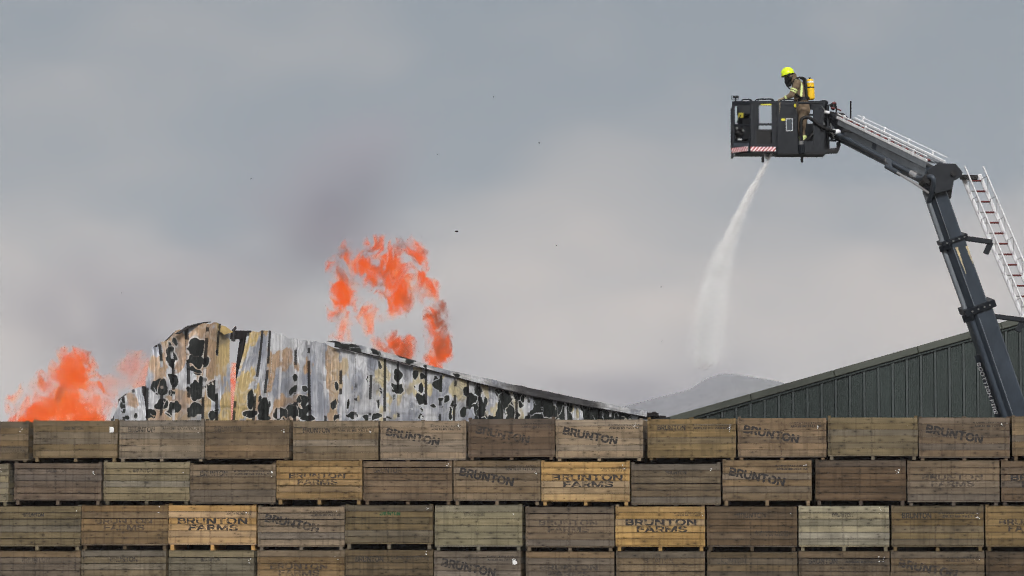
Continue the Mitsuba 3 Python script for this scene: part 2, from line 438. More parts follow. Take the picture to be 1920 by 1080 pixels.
def shape_text(i, rects, W, H, style, planks):
    """Letter shapes in crate space (x, z), from the photograph's proportions."""
    out = []

    def fit(poly, u0, u1, v0, v1, rot=0.0):
        g = sa.scale(poly, (u1 - u0) * W, (v1 - v0) * H, origin=(0, 0))
        g = sa.rotate(g, rot, origin=(0, 0)) if rot else g
        out.append(sa.translate(g, u0 * W, H * (1 - v1)))

    j = random.Random(i * 31 + 5)
    du = j.uniform(-0.012, 0.012)
    s = style[:1]
    if s == "S":
        B = sa.scale(text_poly("BRUNTON"), 0.615 * W / math.cos(0.2), 0.205 * H, origin=(0, 0))
        B = sa.rotate(B, -11.5, origin=(0, 0))
        out.append(sa.translate(B, (0.075 + du) * W, 0.615 * H))
    if s in "FG" and s:
        if s == "G":
            fit(text_poly("BRUNTON"), 0.115 + du, 0.905 + du, 0.335, 0.49)
            fit(text_poly("FARMS"), 0.24 + du, 0.80 + du, 0.515, 0.665)
        else:
            fit(text_poly("BRUNTON"), 0.155 + du, 0.81 + du, 0.335, 0.475)
            fit(text_poly("FARMS"), 0.255 + du, 0.72 + du, 0.50, 0.645)
    if s in "Nn" and s:
        fit(stencil(text_poly("BRUNTON", True)), 0.115 + du, 0.43 + du, 0.17, 0.315)
    if s == "T":
        fit(stencil(text_poly("BRUNTON", True)), 0.375 + du * 3, 0.605 + du * 3, 0.185, 0.275)
    if s == "M":
        fit(stencil(text_poly("BRUNTON", True)), 0.335, 0.655, 0.17, 0.30)
        fit(text_poly("8 HIGH MAX A2002", False), 0.54, 0.90, 0.63, 0.69)
        fit(text_poly("AIRLIE BS 7611 92", False), 0.55, 0.90, 0.71, 0.76)
    if s == "m":
        fit(stencil(text_poly("BRUNTON", True)), 0.33 + du, 0.65 + du, 0.16, 0.30)
    if s == "C":
        fit(stencil(text_poly("BRUNTON", True)), 0.33, 0.665, 0.16, 0.31)
        fit(text_poly("8 HIGH MAX A2002", False), 0.55, 0.92, 0.64, 0.705)
        fit(text_poly("AIRLIE BS 7611 92", False), 0.56, 0.95, 0.74, 0.79)
    if "t" in style:
        u0 = {"S": 0.60, "G": 0.66, "N": 0.51, "n": 0.51}.get(s, 0.55) + du
        h = 0.055 if s == "N" else 0.05 if s == "S" else 0.04
        v0 = 0.155 if s != "S" else 0.13
        fit(text_poly("8 HIGH MAX A2002", s in "NS"), u0, 0.955 + du, v0, v0 + h)
        fit(text_poly("AIRLIE BS 7611 92", s in "NS"), u0 + 0.01, 0.95 + du, v0 + h * 1.45, v0 + h * 2.45)
    fat = {"S": 0.007, "F": 0.004, "G": 0.005}.get(s, 0.0025)
    return [shapely.intersection(g.buffer(fat if k < 2 and g.bounds[3] - g.bounds[1] > 0.06 else 0.0015, join_style=2), shapely.union_all(rects)) for k, g in enumerate(out)]


def stencil(g):
    """Cuts the bridges of a stencil into the letters."""
    cuts = [sg.box(-1, 0.46, 2, 0.53)]
    return g.difference(shapely.union_all(cuts))


for i, (r, c, px0, px1, pt, pb, col, st) in enumerate(CRATES):
    G = geo[i]
    rnd = random.Random(100 + i)
    below = [geo[k]["zt"] for k, x in enumerate(CRATES) if x[0] == r + 1 and geo[k]["x"] < G["x"] + CW and geo[k]["x"] + CW > G["x"]]
    zf = max(below) + 0.004 if below else 0.0
    H = G["zt"] - G["zb"]
    W = G["w"]
    if px0 < -10 or px1 > 1920:
        W = CW
    org = np.array([G["x"], G["Y"] + rnd.uniform(-0.015, 0.025), G["zb"]])
    zf -= G["zb"]
    LEAN[:] = rnd.uniform(-0.0045, 0.0045), rnd.uniform(-0.008, 0.008)
    what = WRITING[st[:1]]
    n_row = len(CR[r])
    where = f"{ORD[c]} from left in {ROWS[r]}"
    key = thing("wooden_crate", f"{tone(col)} crate with {what}, {where}", "crate", "wooden crates stacked in front of the sheds")
    ph = H / 6
    rects = []
    for k in range(6):
        z0, z1 = k * ph + 0.0022 + rnd.uniform(0, 0.003), (k + 1) * ph - 0.0022 - rnd.uniform(0, 0.004) ** 1.0
        xa, xb = rnd.uniform(-0.006, 0.006), W + rnd.uniform(-0.006, 0.006)
        if (r, c) == (2, 4) and k == 3:
            xa, xb = 0.03, W - 0.075
        if (r, c) == (1, 1) and k == 4:
            z1 -= 0.012
        yo = rnd.uniform(-0.003, 0.003)
        tl = rnd.uniform(-0.004, 0.004)
        if rnd.random() < 0.14:
            z1 -= 0.009                                          # a shrunken board
        if k == 5:
            z1 += rnd.uniform(-0.010, 0.006)
        crate_put(key, "plank", [(board((xa, yo, z0), (xb, yo + TH, z1), (tl * 0.3, tl * (0.3 if k < 5 else 2))), k, k * ph)], org, i, k)
        rects.append(rect(max(xa, 0) + 0.004, z0 + 0.003, xb - 0.004, z1 - 0.003))
    # posts behind the boards, a little proud of the top
    for xx in (0.035, W - 0.035):
        for yy in (TH + 0.004, DEPTH - TH - 0.075):
            crate_put(key, "corner_post", [(board((xx - 0.033, yy, 0.02), (xx + 0.033, yy + 0.07, H + rnd.choice([-0.006, 0.012, 0.02, 0.026])), (0, 0)), 9, 0)], org, i, 9)
    crate_put(key, "middle_post", [(board((W / 2 - 0.045, TH + 0.004, 0.02), (W / 2 + 0.045, TH + 0.04, H + rnd.choice([-0.01, -0.01, 0.015])), (0, 0)), 10, 0)], org, i, 10)
    for xx in (0.004, W - 0.026):
        crate_put(key, "side_panel", [(board((xx, TH + 0.075, k * ph + 0.004), (xx + TH, DEPTH - TH - 0.076, (k + 1) * ph - 0.004)), 11 + k, k * ph) for k in range(6)], org, i, 11)
    crate_put(key, "back_panel", [(board((0.0, DEPTH - TH, k * ph + 0.003), (W, DEPTH, (k + 1) * ph - 0.003)), 17 + k, k * ph) for k in range(6)], org, i, 17)
    crate_put(key, "base_board", [(board((0.004, 0.006, -0.026), (W - 0.004, DEPTH - 0.006, -0.002)), 23, -0.03)], org, i, 23)
    for xx in (0.04, W / 2 - 0.035, W - 0.11):
        crate_put(key, "bearer", [(board((xx, 0.012 + rnd.uniform(0, 0.03), zf + 0.002), (xx + 0.07, DEPTH - 0.01, -0.028)), 24, zf)], org, i, 24)
    # writing, cut board by board so that it lies on the wood
    shapes = shape_text(i, rects, W, H, st, None) if st else []
    for g in shapes:
        vs, fs, uvs, n = [], [], [], 0
        for k in range(6):
            p = shapely.intersection(g, sg.box(-1, k * ph, 9, (k + 1) * ph))
            if p.is_empty:
                continue
            a, f = tri(p)
            if not len(a):
                continue
            vs.append(org + a[:, :1] * EX + (LEAN[1] * a[:, :1] - 0.0055) * EY + (a[:, 1:] + LEAN[0] * (a[:, :1] - CW / 2)) * np.array([0, 0, 1]))
            fs.append(f + n)
            uvs.append(np.stack([np.clip(a[:, 0], 0, 3.9) + 4 * i, 0.5 * k + a[:, 1] - k * ph], 1))
            n += len(a)
        if vs:
            m = trimesh.Trimesh(np.vstack(vs), np.vstack(fs), process=False)
            put(key, "lettering", (m.vertices, m.faces), "crate_ink", uv=np.vstack(uvs))
    # torn remains of paper labels and staples
    if "t" in st or st[:1] in "Tp" or rnd.random() < 0.4:
        bits = []
        full = (r, c) in ((0, 1), (3, 5), (3, 7))
        cx0, cz0 = W * rnd.uniform(0.89, 0.95), H * rnd.uniform(0.70, 0.90)
        if full:
            cx0, cz0 = W * 0.935, H * 0.73
        for _ in range(1 if full else rnd.randint(2, 6)):
            s = 0.05 if full else rnd.uniform(0.006, 0.017)
            cx, cz = cx0 + (0 if full else rnd.gauss(0, 0.03)), cz0 + (0 if full else rnd.gauss(0, 0.03))
            a = np.sort([rnd.uniform(0, 6.28) for _ in range(6)])
            ring = np.stack([cx + s * np.cos(a) * rnd.uniform(0.6, 1.1), cz + s * np.sin(a) * rnd.uniform(0.6, 1.4)], 1)
            if full:
                ring = np.array([[cx - 0.045, cz + 0.06], [cx - 0.05, cz - 0.055], [cx - 0.01, cz - 0.062], [cx + 0.045, cz - 0.05], [cx + 0.05, cz + 0.02], [cx + 0.03, cz + 0.055]])
            lo = [org + x * EX - (0.009 + 0.004 * rnd.random()) * EY + np.array([0, 0, z]) for x, z in ring]
            bits.append(trimesh.convex.convex_hull(np.array(lo + [p - 0.003 * EY for p in lo])))
        put(key, "paper_scrap", cat(*bits), "paper_white")

LEAN[:] = 0.0, 0.0
# the next rank of crates, seen as darkness through the slits
for r in range(4):
    zs = [geo[k]["zt"] for k, x in enumerate(CRATES) if x[0] == r]
    z1 = float(np.median(zs)) - 0.01
    z0 = float(np.median([geo[k]["zt"] for k, x in enumerate(CRATES) if x[0] == r + 1])) + 0.004 if r < 3 else 0.0
    for c in range(14):
        xa = -12.1 + c * 1.83 + 0.35 * (r % 2)
        org = np.array([xa, WALL_Y0 + WALL_M * xa, 0]) + EY * (DEPTH + 0.03)
        key = thing("wooden_crate", "plain weathered crate of the rank behind, showing dark through the slits", "crate", "crates of the rank behind")
        bs = [(board((0, 0, z0 + 0.1 + k * (z1 - z0 - 0.1) / 6), (1.8, TH, z0 + 0.096 + (k + 1) * (z1 - z0 - 0.1) / 6)), k, z0 + 0.1 + k * (z1 - z0 - 0.1) / 6) for k in range(6)] + [(board((-0.02, 0.03, z0 - 0.12), (1.81, 0.05, z1)), 3, z0)]  # the last, tall board is added to stop light through the gaps
        bs += [(board((x, TH, z0 + 0.08), (x + TH, 1.2, z1)), 9, z0) for x in (0, 1.778)] + [(board((0, 1.2, z0), (1.8, 1.2 + TH, z1)), 10, z0), (board((0, 0.01, z0 + 0.075), (1.8, 1.2, z0 + 0.098)), 12, z0)]
        bs += [(board((x, 0.02, z0), (x + 0.07, 1.2, z0 + 0.074)), 11, z0) for x in (0.04, 0.865, 1.69)]
        crate_put(None, key, bs, org, len(CRATES) + (r + c) % 4, 0)

# ---------------------------------------------------------------- burnt shed
A0, A1 = at(450, 700, 67.5), at(1200, 700, 79.0)
WD = (A1 - A0) * [1, 1, 0]
WD /= np.linalg.norm(WD)
WN = np.array([WD[1], -WD[0], 0])                              # out of the wall, towards the camera


def wall_s(px):
    """Metres along the burnt wall from the point seen at px 450."""
    k = (px - 960) / F / math.cos(PITCH)
    return (k * A0[1] - A0[0]) / (WD[0] - k * WD[1])


def wall_p(s):
    return np.array([A0[0], A0[1], 0]) + s * WD


def wall_z(px, py):
    return at(px, py, wall_p(wall_s(px))[1])[2]


burnt_shed = thing("burnt_shed", "burnt out metal clad shed with buckled, scorched and peeling wall sheets", "shed")
SOFF = 6.0                                                      # material coordinate of px 450


# paint that has not burnt off: patches as the photograph shows them (px, py, half width, half height)
Z4 = [(480, 650, 75, 80), (605, 580, 55, 60), (600, 380, 48, 110), (660, 250, 32, 40), (800, 290, 55, 90), (790, 420, 58, 45), (800, 510, 55, 42), (882, 430, 30, 35), (790, 660, 75, 60), (868, 610, 45, 60), (820, 740, 50, 50), (505, 790, 60, 75), (630, 840, 70, 65),
      (600, 690, 45, 35), (410, 890, 60, 55), (785, 850, 75, 70), (955, 680, 60, 90), (975, 890, 45, 45), (570, 900, 45, 35), (1290, 760, 45, 75), (1430, 820, 62, 95), (1380, 760, 25, 35), (1300, 890, 68, 45), (1420, 920, 70, 40), (1590, 890, 75, 60), (1685, 690, 35, 50),
      (1690, 580, 20, 30), (1710, 860, 95, 55), (1770, 780, 55, 45), (1810, 850, 45, 38), (1795, 660, 22, 42), (1800, 930, 65, 30), (140, 830, 24, 75), (160, 930, 25, 25), (235, 920, 14, 32), (500, 430, 18, 60), (990, 340, 14, 30)]
Z5 = [(388, 660, 22, 55), (360, 840, 35, 50), (390, 960, 42, 38), (540, 965, 85, 45), (505, 860, 14, 60), (690, 590, 10, 40), (700, 985, 42, 22), (790, 970, 62, 42), (905, 985, 38, 18), (800, 830, 17, 62), (825, 690, 14, 30), (1010, 560, 45, 55), (990, 680, 62, 50), (935, 712, 25, 20),
      (955, 760, 9, 32), (1170, 540, 40, 35), (1245, 580, 33, 40), (1235, 680, 24, 35), (1220, 780, 40, 62), (1268, 780, 25, 55), (1166, 655, 10, 15), (1380, 640, 42, 72), (1410, 580, 14, 40), (1420, 772, 25, 28), (1480, 785, 22, 42), (1345, 845, 30, 18), (1560, 840, 22, 30),
      (1235, 890, 14, 32), (1225, 970, 22, 22), (1522, 900, 18, 110), (1660, 720, 28, 60), (1720, 800, 62, 110), (1650, 900, 40, 62), (1800, 860, 58, 82), (1825, 690, 25, 40), (800, 455, 20, 25), (1435, 862, 14, 10)]
PATCH = [(200 + x / 4.8, 590 + y / 4.8, rx / 4.8, ry / 4.8) for x, y, rx, ry in Z4] + [(560 + x / 5.333, 600 + y / 5.333, rx / 5.333, ry / 5.333) for x, y, rx, ry in Z5]
PATCH = [(wall_s(x) + SOFF, wall_z(x, y), wall_s(x + rx) - wall_s(x), wall_z(x, y - ry) - wall_z(x, y)) for x, y, rx, ry in PATCH]


def ps(px):
    return float(wall_s(px) + SOFF)


def burnt(p, n, uv):
    s, z = mi.Float(uv.x), mi.Float(uv.y)
    fl = s > 60
    s = dr.select(fl, s - 60, s)
    wx = s + 0.10 * (noise(s * 4.1, z * 4.1, 4.0) - 0.5) + 0.05 * (noise(s * 11, z * 11, 3.0) - 0.5)
    wz = z + 0.13 * (noise(s * 4.3 + 9, z * 3.7, 6.0) - 0.5) + 0.06 * (noise(s * 11 + 4, z * 9, 8.0) - 0.5)
    d = mi.Float(9.0)
    for cx, cz, rx, rz in PATCH:
        d = dr.minimum(d, dr.sqrt(dr.square((wx - cx) / rx) + dr.square((wz - cz) / rz)))
    d = d + 0.35 * (noise(s * 6, z * 6, 9.0) - 0.5)
    # to the right almost all paint is left, with torn light streaks through it
    blob = 0.6 * noise(wx * 2.0, wz * 1.6, 2.0) + 0.4 * noise(wx * 5.2, wz * 3.6, 7.0)
    right = smoothstep(ps(888), ps(925), s)
    d = dr.minimum(d, dr.select(right > 0.01, 1 + (0.60 - 0.26 * right - 0.10 * smoothstep(ps(960), ps(1080), s) - blob) * 4, 9.0))
    spots = 0.62 * noise(wx * 2.3, wz * 3.0, 12.0) + 0.38 * noise(wx * 6.2, wz * 6.3, 17.0)
    head = smoothstep(ps(676), ps(668), s)
    d = dr.select(fl, 1 + (0.58 - 0.35 * head - spots) * 4 + 3 * smoothstep(ps(855), ps(880), s), d)
    d = d + 0.10 + 0.5 * (noise(s * 9 + 3, z * 8, 19.0) - 0.5) * smoothstep(0.6, 1.1, d)
    dark = smoothstep(1.03, 0.97, d)
    bl, b2, bk = voronoi(wx * 2.4 + 0.5 * noise(s * 7, z * 7, 50.0), wz * 1.9)
    dark = dark * smoothstep(0.035, 0.075, b2 - bl + 0.05 * (noise(s * 8, z * 8, 52.0) - 0.3) + 0.12 * smoothstep(0.55, 0.75, noise(s * 1.7, z * 1.7, 53.0)))
    halo = smoothstep(1.30, 1.06, d) * (1 - dark)
    brushed = noise(s * 46, z * 1.2, 1.0)
    mott = fbm(s * 2.3, z * 1.3, 3.0, 4)
    zinc = mix((0.30, 0.315, 0.36), (0.64, 0.645, 0.66), smoothstep(0.30, 0.66, mott)) * (0.82 + 0.34 * brushed)
    left = smoothstep(ps(660), ps(560), s)
    och = fbm(s * 2.3 + 5, z * 1.7 + 2, 5.0, 4) + 0.055 * left - 0.13 * smoothstep(ps(285), ps(270), s) - 0.06 * smoothstep(ps(640), ps(760), s)
    och = och - 0.16 * smoothstep(5.0, 5.8, z) * smoothstep(ps(470), ps(520), s) - 0.10 * smoothstep(5.1, 4.6, z) * smoothstep(ps(330), ps(300), s) * 0 + 0.10 * smoothstep(ps(300), ps(335), s) * smoothstep(ps(437), ps(425), s)
    ochre = mix((0.50, 0.32, 0.165), (0.42, 0.28, 0.19), noise(s * 2.2, z * 2.2, 9.0))
    ochre = mix(ochre, (0.58, 0.42, 0.16), smoothstep(0.52, 0.75, noise(s * 1.3 + 2, z * 1.1, 8.0)))
    ochre = mix(ochre, (0.60, 0.54, 0.34), smoothstep(ps(600), ps(680), s) * 0.75)
    c = mix(zinc, ochre * (0.82 + 0.36 * brushed), 0.9 * smoothstep(0.50, 0.56, och) * dr.select(fl, 0.15, 1.0))
    # rings where the coating blistered
    rings = dr.sin(55 * mott + 9 * noise(s * 3, z * 3, 2.0))
    c = c * (1 + 0.16 * rings * smoothstep(0.2, 0.7, noise(s * 1.9 + 3, z * 1.7, 14.0)))
    ring = smoothstep(0.10, 0.02, dr.abs(bl - 0.30)) * dr.select(bk > 0.5, 1.0, 0.0)
    c = mix(c, (0.70, 0.69, 0.66), 0.22 * ring)
    c = mix(c, (0.74, 0.74, 0.74), 0.80 * halo * smoothstep(0.15, 0.55, noise(s * 2.9, z * 2.9, 21.0)))
    c = mix(c, (0.16, 0.155, 0.16), 0.55 * smoothstep(0.58, 0.75, fbm(s * 1.7 + 7, z * 1.6, 11.0, 4)))
    # horizontal lap of the sheets, scorched
    lap = smoothstep(0.06, 0.0, dr.abs(z - 4.02 + 0.10 * (noise(s * 1.2, 3.0, 5.0) - 0.5)))
    c = c * (1 - 0.35 * lap * noise(s * 3, z, 3.0))
    # soot along the verge
    sm = fbm(s * 1.4, z * 2.0, 31.0, 3)
    soot = dr.select(fl, smoothstep(ps(900), ps(960), s + 1.2 * (sm - 0.5)) * smoothstep(ps(1140), ps(1100), s + 1.2 * (sm - 0.5)), smoothstep(0.66, 0.8, sm) * right)
    c = mix(c, (0.030, 0.026, 0.026), 0.9 * soot)
    paintc = mix((0.0130, 0.0150, 0.0150), (0.031, 0.035, 0.031), noise(s * 2, z * 1.5, 3.0)) * (0.85 + 0.3 * brushed)
    return mix(c, paintc, dark)


def burnt_height(p, n, uv):
    s, z = mi.Float(uv.x), mi.Float(uv.y)
    return 0.5 * noise(s * 5, z * 4, 2.0) + 0.3 * noise(s * 13, z * 9, 5.0) + 0.2 * noise(s * 30, z * 3, 8.0)


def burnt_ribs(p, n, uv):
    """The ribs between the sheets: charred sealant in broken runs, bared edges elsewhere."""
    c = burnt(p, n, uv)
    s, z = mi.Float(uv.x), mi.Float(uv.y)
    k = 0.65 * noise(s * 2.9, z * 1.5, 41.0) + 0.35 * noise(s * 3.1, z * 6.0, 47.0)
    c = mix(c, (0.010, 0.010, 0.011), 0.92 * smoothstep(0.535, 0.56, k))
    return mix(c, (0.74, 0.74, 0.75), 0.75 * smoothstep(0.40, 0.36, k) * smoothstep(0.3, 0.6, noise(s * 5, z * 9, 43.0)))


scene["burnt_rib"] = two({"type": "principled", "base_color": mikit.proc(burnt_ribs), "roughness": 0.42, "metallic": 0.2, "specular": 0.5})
scene["burnt_metal"] = two({"type": "bumpmap", "arbitrary": mikit.proc(burnt_height, eps=0.01), "scale": 0.035,
                            "bsdf": {"type": "principled", "base_color": mikit.proc(burnt), "roughness": 0.42, "metallic": 0.25, "specular": 0.5}})


def wob(s, z, a, seed=0):
    q = np.stack([np.asarray(s) * 0.8, np.asarray(z) * 0.55, np.zeros_like(np.asarray(s)) + seed], -1)
    return a * (meshkit.fbm(q, 3, 5) - 0.5)


def sheet_profile(w):
    """Across one sheet and across its rib: (offset along, out of the wall)."""
    rib = min(0.020, w * 0.06)
    r1 = 0.036 + rib * 1.6
    pts = [(r1, -0.004)]
    for k in range(1, 4):
        a = r1 + (w - r1) * k / 4
        pts += [(a - 0.012, 0.0), (a - 0.006, 0.005), (a + 0.006, 0.005), (a + 0.012, 0.0)]
    return np.array(pts + [(w, 0)]), np.array([(0.028, -0.03), (0.032 + 0.3 * rib, 0.034), (0.036 + rib * 1.25, 0.034), (r1, -0.012)])


def cladding(parent, s0, s1, top, warp, lean=None, bsdf="burnt_metal", base=0.0, name="cladding_panel", ragged=0.02, nz=26, prof=None, shade_joint=True):
    """One ribbed wall sheet from s0 to s1; top(s) gives the height; lean(s, z) moves it along and out."""
    if prof is None and shade_joint:                                            # added black strip standing in for the shade in each open joint
        cladding(parent, s0, s1, lambda s: top(s) - 0.05, warp, lean, "char_and_shade", base, "joint_shade", ragged, 10, np.array([(0.03, -0.16), (0.34, -0.16)]))
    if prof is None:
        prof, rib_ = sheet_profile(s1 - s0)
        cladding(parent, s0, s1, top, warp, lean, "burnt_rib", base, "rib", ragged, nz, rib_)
    pr = prof
    V = []
    tt = np.linspace(0, 1, nz) ** 0.6
    for a, o in pr:
        s = s0 + a
        zt = top(s) + ragged * (meshkit.noise(np.array([s * 7, 3.3, 1.0])) - 0.5) * 2
        z = base + (zt - base) * tt
        ds, do = lean(np.full(nz, s), z) if lean else (0, 0)
        w = wob(np.full(nz, s), z, warp)
        p = wall_p(s)[None] + np.outer(np.broadcast_to(ds, nz), WD) + np.outer(o + do + w, WN)
        p[:, 2] = z
        V.append(np.c_[p, np.full(nz, s + SOFF), z])
    V = np.array(V)
    n = len(pr)
    i = (np.arange(n - 1)[:, None] * nz + np.arange(nz - 1)[None])
    q = np.stack([i, i + nz, i + nz + 1, i + 1], -1).reshape(-1, 4)
    V = V.reshape(-1, 5)
    return put(parent, name, (V[:, :3], q), bsdf, uv=V[:, 3:])


def topline(pts):
    s = np.array([wall_s(a) for a, b in pts])
    z = np.array([wall_z(a, b) for a, b in pts])
    return lambda x: float(np.interp(x, s, z))


# main sheets
ribs = [436, 474, 494, 522, 552, 579, 608, 637, 665, 692, 719, 745.5, 771.5, 797, 823, 849, 874, 898, 920.5, 944, 967, 989, 1014, 1037, 1059, 1081, 1101, 1121, 1141, 1160, 1178, 1196]
TOP = topline([(436, 622), (462, 621), (494, 619), (500, 620), (519, 626.5), (525, 624), (537, 633), (560, 637), (577, 639), (600, 641), (622, 648), (665, 661), (747.5, 679), (850, 706), (880, 715), (1015, 746), (1124, 765), (1208, 780)])
edge = lambda z: np.interp(z, [wall_z(440, 786), wall_z(440, 723), wall_z(440, 698), wall_z(440, 659), wall_z(440, 621)], [0.0, wall_s(440.5) - wall_s(435), wall_s(446) - wall_s(435), wall_s(456) - wall_s(435), wall_s(462) - wall_s(435)])


def lean_main(s, z):
    k = np.clip((wall_s(523) - s) / (wall_s(523) - wall_s(436)), 0, 1)
    return edge(z) * k ** 1.3, 0.06 * k ** 2 * np.clip((z - 3.6) / 2, 0, 1) + 0.05 * np.sin(s * 1.9) * np.clip(z - 4, 0, 1)


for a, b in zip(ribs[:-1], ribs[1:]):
    cladding(burnt_shed, wall_s(a), wall_s(b), TOP, 0.10 if a < 640 else 0.05, lean_main, ragged=0.035 if a < 622 else 0.0, shade_joint=a > 440)

# the curled sheets left of the gap, folded over at the top
TOPL = topline([(270, 726), (278, 700), (283, 672), (290, 653), (306, 640), (325, 634), (333, 627), (354, 613), (385, 606), (402, 608), (419, 613), (427, 621), (439, 617)])


def lean_left(s, z):
    k = np.clip((z - 4.2) / 1.7, 0, 1)
    s3 = wall_s(354)
    return 0.03 * np.sin(z * 2.1 + s) * k + np.where(s < wall_s(300), 0.10 * k, 0), -0.5 * k ** 2 * np.clip((s3 - s) / 1.2, -0.2, 1) + 0.10 * np.sin(s * 4.3) * k


lr = [275, 302, 325, 353, 379, 404, 434]
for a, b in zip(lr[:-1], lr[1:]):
    cladding(burnt_shed, wall_s(a), wall_s(b), TOPL, 0.14, lean_left, ragged=0.05, shade_joint=a > 280)
TOPF = topline([(206, 790), (211, 780), (218, 760), (225, 746), (238, 737), (250, 732), (271, 725), (274, 724)])
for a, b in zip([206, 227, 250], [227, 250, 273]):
    cladding(burnt_shed, wall_s(a), wall_s(b), TOPF, 0.10, lambda s, z: (0, 0.08 * np.sin(z * 3 + s)), ragged=0.03, shade_joint=a > 210)


def wpt(px, py, off=0.0):
    p = wall_p(wall_s(px)) + off * WN
    p[2] = wall_z(px, py)
    return p


def bpt(px, py):
    return at(px, py, wall_p(wall_s(px))[1] + 0.30)


put(burnt_shed, "edge_trim", beam(wpt(275, 724, -0.05), wpt(272, 800, -0.05), 0.10, 0.05, WN), "char_and_shade")
# folded crest over the curled sheets
crest = np.array([wpt(a, b, o) for a, b, o in ((333, 626, 0.0), (354, 612, 0.03), (372, 607, 0.05), (388, 604, 0.04))])
put(burnt_shed, "folded_crest", cat(beam(crest[0], crest[1], 0.16, 0.02, (0, 0, 1)), beam(crest[1], crest[2], 0.2, 0.02), beam(crest[2], crest[3], 0.22, 0.018)), "char_and_shade")
cf = np.array([wpt(400, 606, 0.02), wpt(420, 612, 0.06), wpt(431, 623, 0.12), wpt(412, 628, 0.16), wpt(402, 618, 0.12)])
m = trimesh.convex.convex_hull(np.vstack([cf, cf - 0.02 * WN]))
put(burnt_shed, "folded_crest", (m.vertices, m.faces), "ochre_metal")
put(burnt_shed, "steel_beam", beam(bpt(432, 628), bpt(468, 628), 0.16, 0.20), "char_and_shade", label="soot black steel beam above the gap")
put(burnt_shed, "steel_column", beam(bpt(457, 632), bpt(449, 690), 0.13, 0.14, WN), "char_and_shade", label="scorched steel column at the gap")
put(burnt_shed, "steel_column", beam(bpt(449, 690), bpt(446, 830), 0.11, 0.13, WN), "char_and_shade")
tw = np.array([wpt(437, 640, 0.02), wpt(438, 618, 0.02), wpt(440, 614, 0.05), wpt(441, 617, 0.03)])
put(burnt_shed, "torn_strip", tube(tw, [0.05, 0.04, 0.03, 0.015], 6), "char_and_shade")
# verge flashing in lengths along the sloping top
vt = [(622, 639.5), (674, 648.5), (736, 665.5), (790, 681.5), (832, 694), (851, 697.5), (880, 704.5), (926, 714), (980, 725.5), (1032, 736), (1080, 747), (1124, 756), (1160, 763.5), (1206, 772)]
vb = [(622, 650.5), (674, 663.5), (736, 677.5), (790, 692), (832, 703.5), (851, 708.5), (880, 717), (926, 728), (980, 741), (1032, 751.5), (1080, 760), (1124, 768), (1160, 774.5), (1206, 783)]


def strip(rows, width, uoff, parent, name, thick=0.012, n=10, warp=0.03, bsdf="burnt_metal", label=None, kink=0.0):
    """A folded sheet between two lines of points: face, top return and drip lip."""
    (p0, q0), (p1, q1) = rows
    V, U = [], []
    for t in np.linspace(0, 1, n):
        a, b = p0 + (p1 - p0) * t, q0 + (q1 - q0) * t
        w = warp * (meshkit.fbm(np.array([a[0] * 2.0, a[1] * 2.0, 1.0]), 3, 4) - 0.5)
        a = a + WN * w + [0, 0, w * 0.5 + kink * math.sin(t * 9)]
        ring = [a - WN * width, a, a * 0.5 + b * 0.5 + WN * w, b, b - WN * 0.05 + [0, 0, 0.008]]
        s = uoff + t * np.linalg.norm(p1 - p0)
        V += ring
        U += [(s, 5.2), (s, 5.2 - width), (s, 5.0 - width), (s, 4.8 - width), (s, 4.75 - width)]
    m = 5
    i = np.arange(n - 1)[:, None] * m + np.arange(m - 1)[None]
    q = np.stack([i, i + 1, i + m + 1, i + m], -1).reshape(-1, 4)
    return put(parent, name, (np.array(V), q), bsdf, uv=np.array(U), label=label)


for k in range(len(vt) - 1):
    o = 0.10
    strip(((wpt(*vt[k], o), wpt(*vb[k], o)), (wpt(*vt[k + 1], o), wpt(*vb[k + 1], o))), 0.28, 60 + SOFF + wall_s(vt[k][0]), burnt_shed, "verge_flashing", warp=0.06)
for k in range(0, len(vb) - 1):
    if k in (0, 2, 4, 6, 8, 10, 12):
        e = min(k + 2, len(vb) - 1)
        put(burnt_shed, "verge_rail", beam(wpt(vb[k][0], vb[k][1] - 0.5, 0.115), wpt(vb[e][0], vb[e][1] - 0.5, 0.115), 0.02, 0.025), "char_and_shade")
# what is left of the roof behind the verge, sagging
for k in range(5, len(vt) - 1):
    a, b = wpt(vt[k][0], vt[k][1], -0.2), wpt(vt[k + 1][0], vt[k + 1][1], -0.2)
    back = -WN * 7.0 + np.array([0, 0, -0.25])
    vv = np.array([a - [0, 0, 0.03], b - [0, 0, 0.03], b + back, a + back])
    put(burnt_shed, "roof_sheet", (vv, np.array([[0, 1, 2, 3]])), "burnt_metal", uv=np.array([[60 + k, 3], [61 + k, 3], [61 + k, 10], [60 + k, 10]]))
e = wpt(1206, 777, 0.05)
put(burnt_shed, "gutter_end", cat(beam(e, wpt(1228, 777.5, 0.05), 0.14, 0.10), beam(wpt(1222, 772.5, 0.05), wpt(1231, 783, 0.05), 0.12, 0.04)), "char_and_shade")
put(burnt_shed, "eaves_beam", beam(wpt(1180, 782, -0.1), wpt(1250, 783.5, -0.1), 0.12, 0.12), "char_and_shade")

# ---------------------------------------------------------------- green shed
GY = 72.0
gs = thing("green_shed", "dark green metal clad shed with sloping roof edge behind the crates", "shed")


def gp(px, py, Y=GY):
    return at(px, py, Y)


GX0 = gp(1262, 780)[0]
SP = 26.6 / F * GY / math.cos(PITCH)
ridge = lambda px: 780.5 - (px - 1255) * 0.2842


def g_top(x):
    px = x * F / GY * 1.0 * math.cos(PITCH) + 960
    return gp(px, ridge(px) + 14)[2]


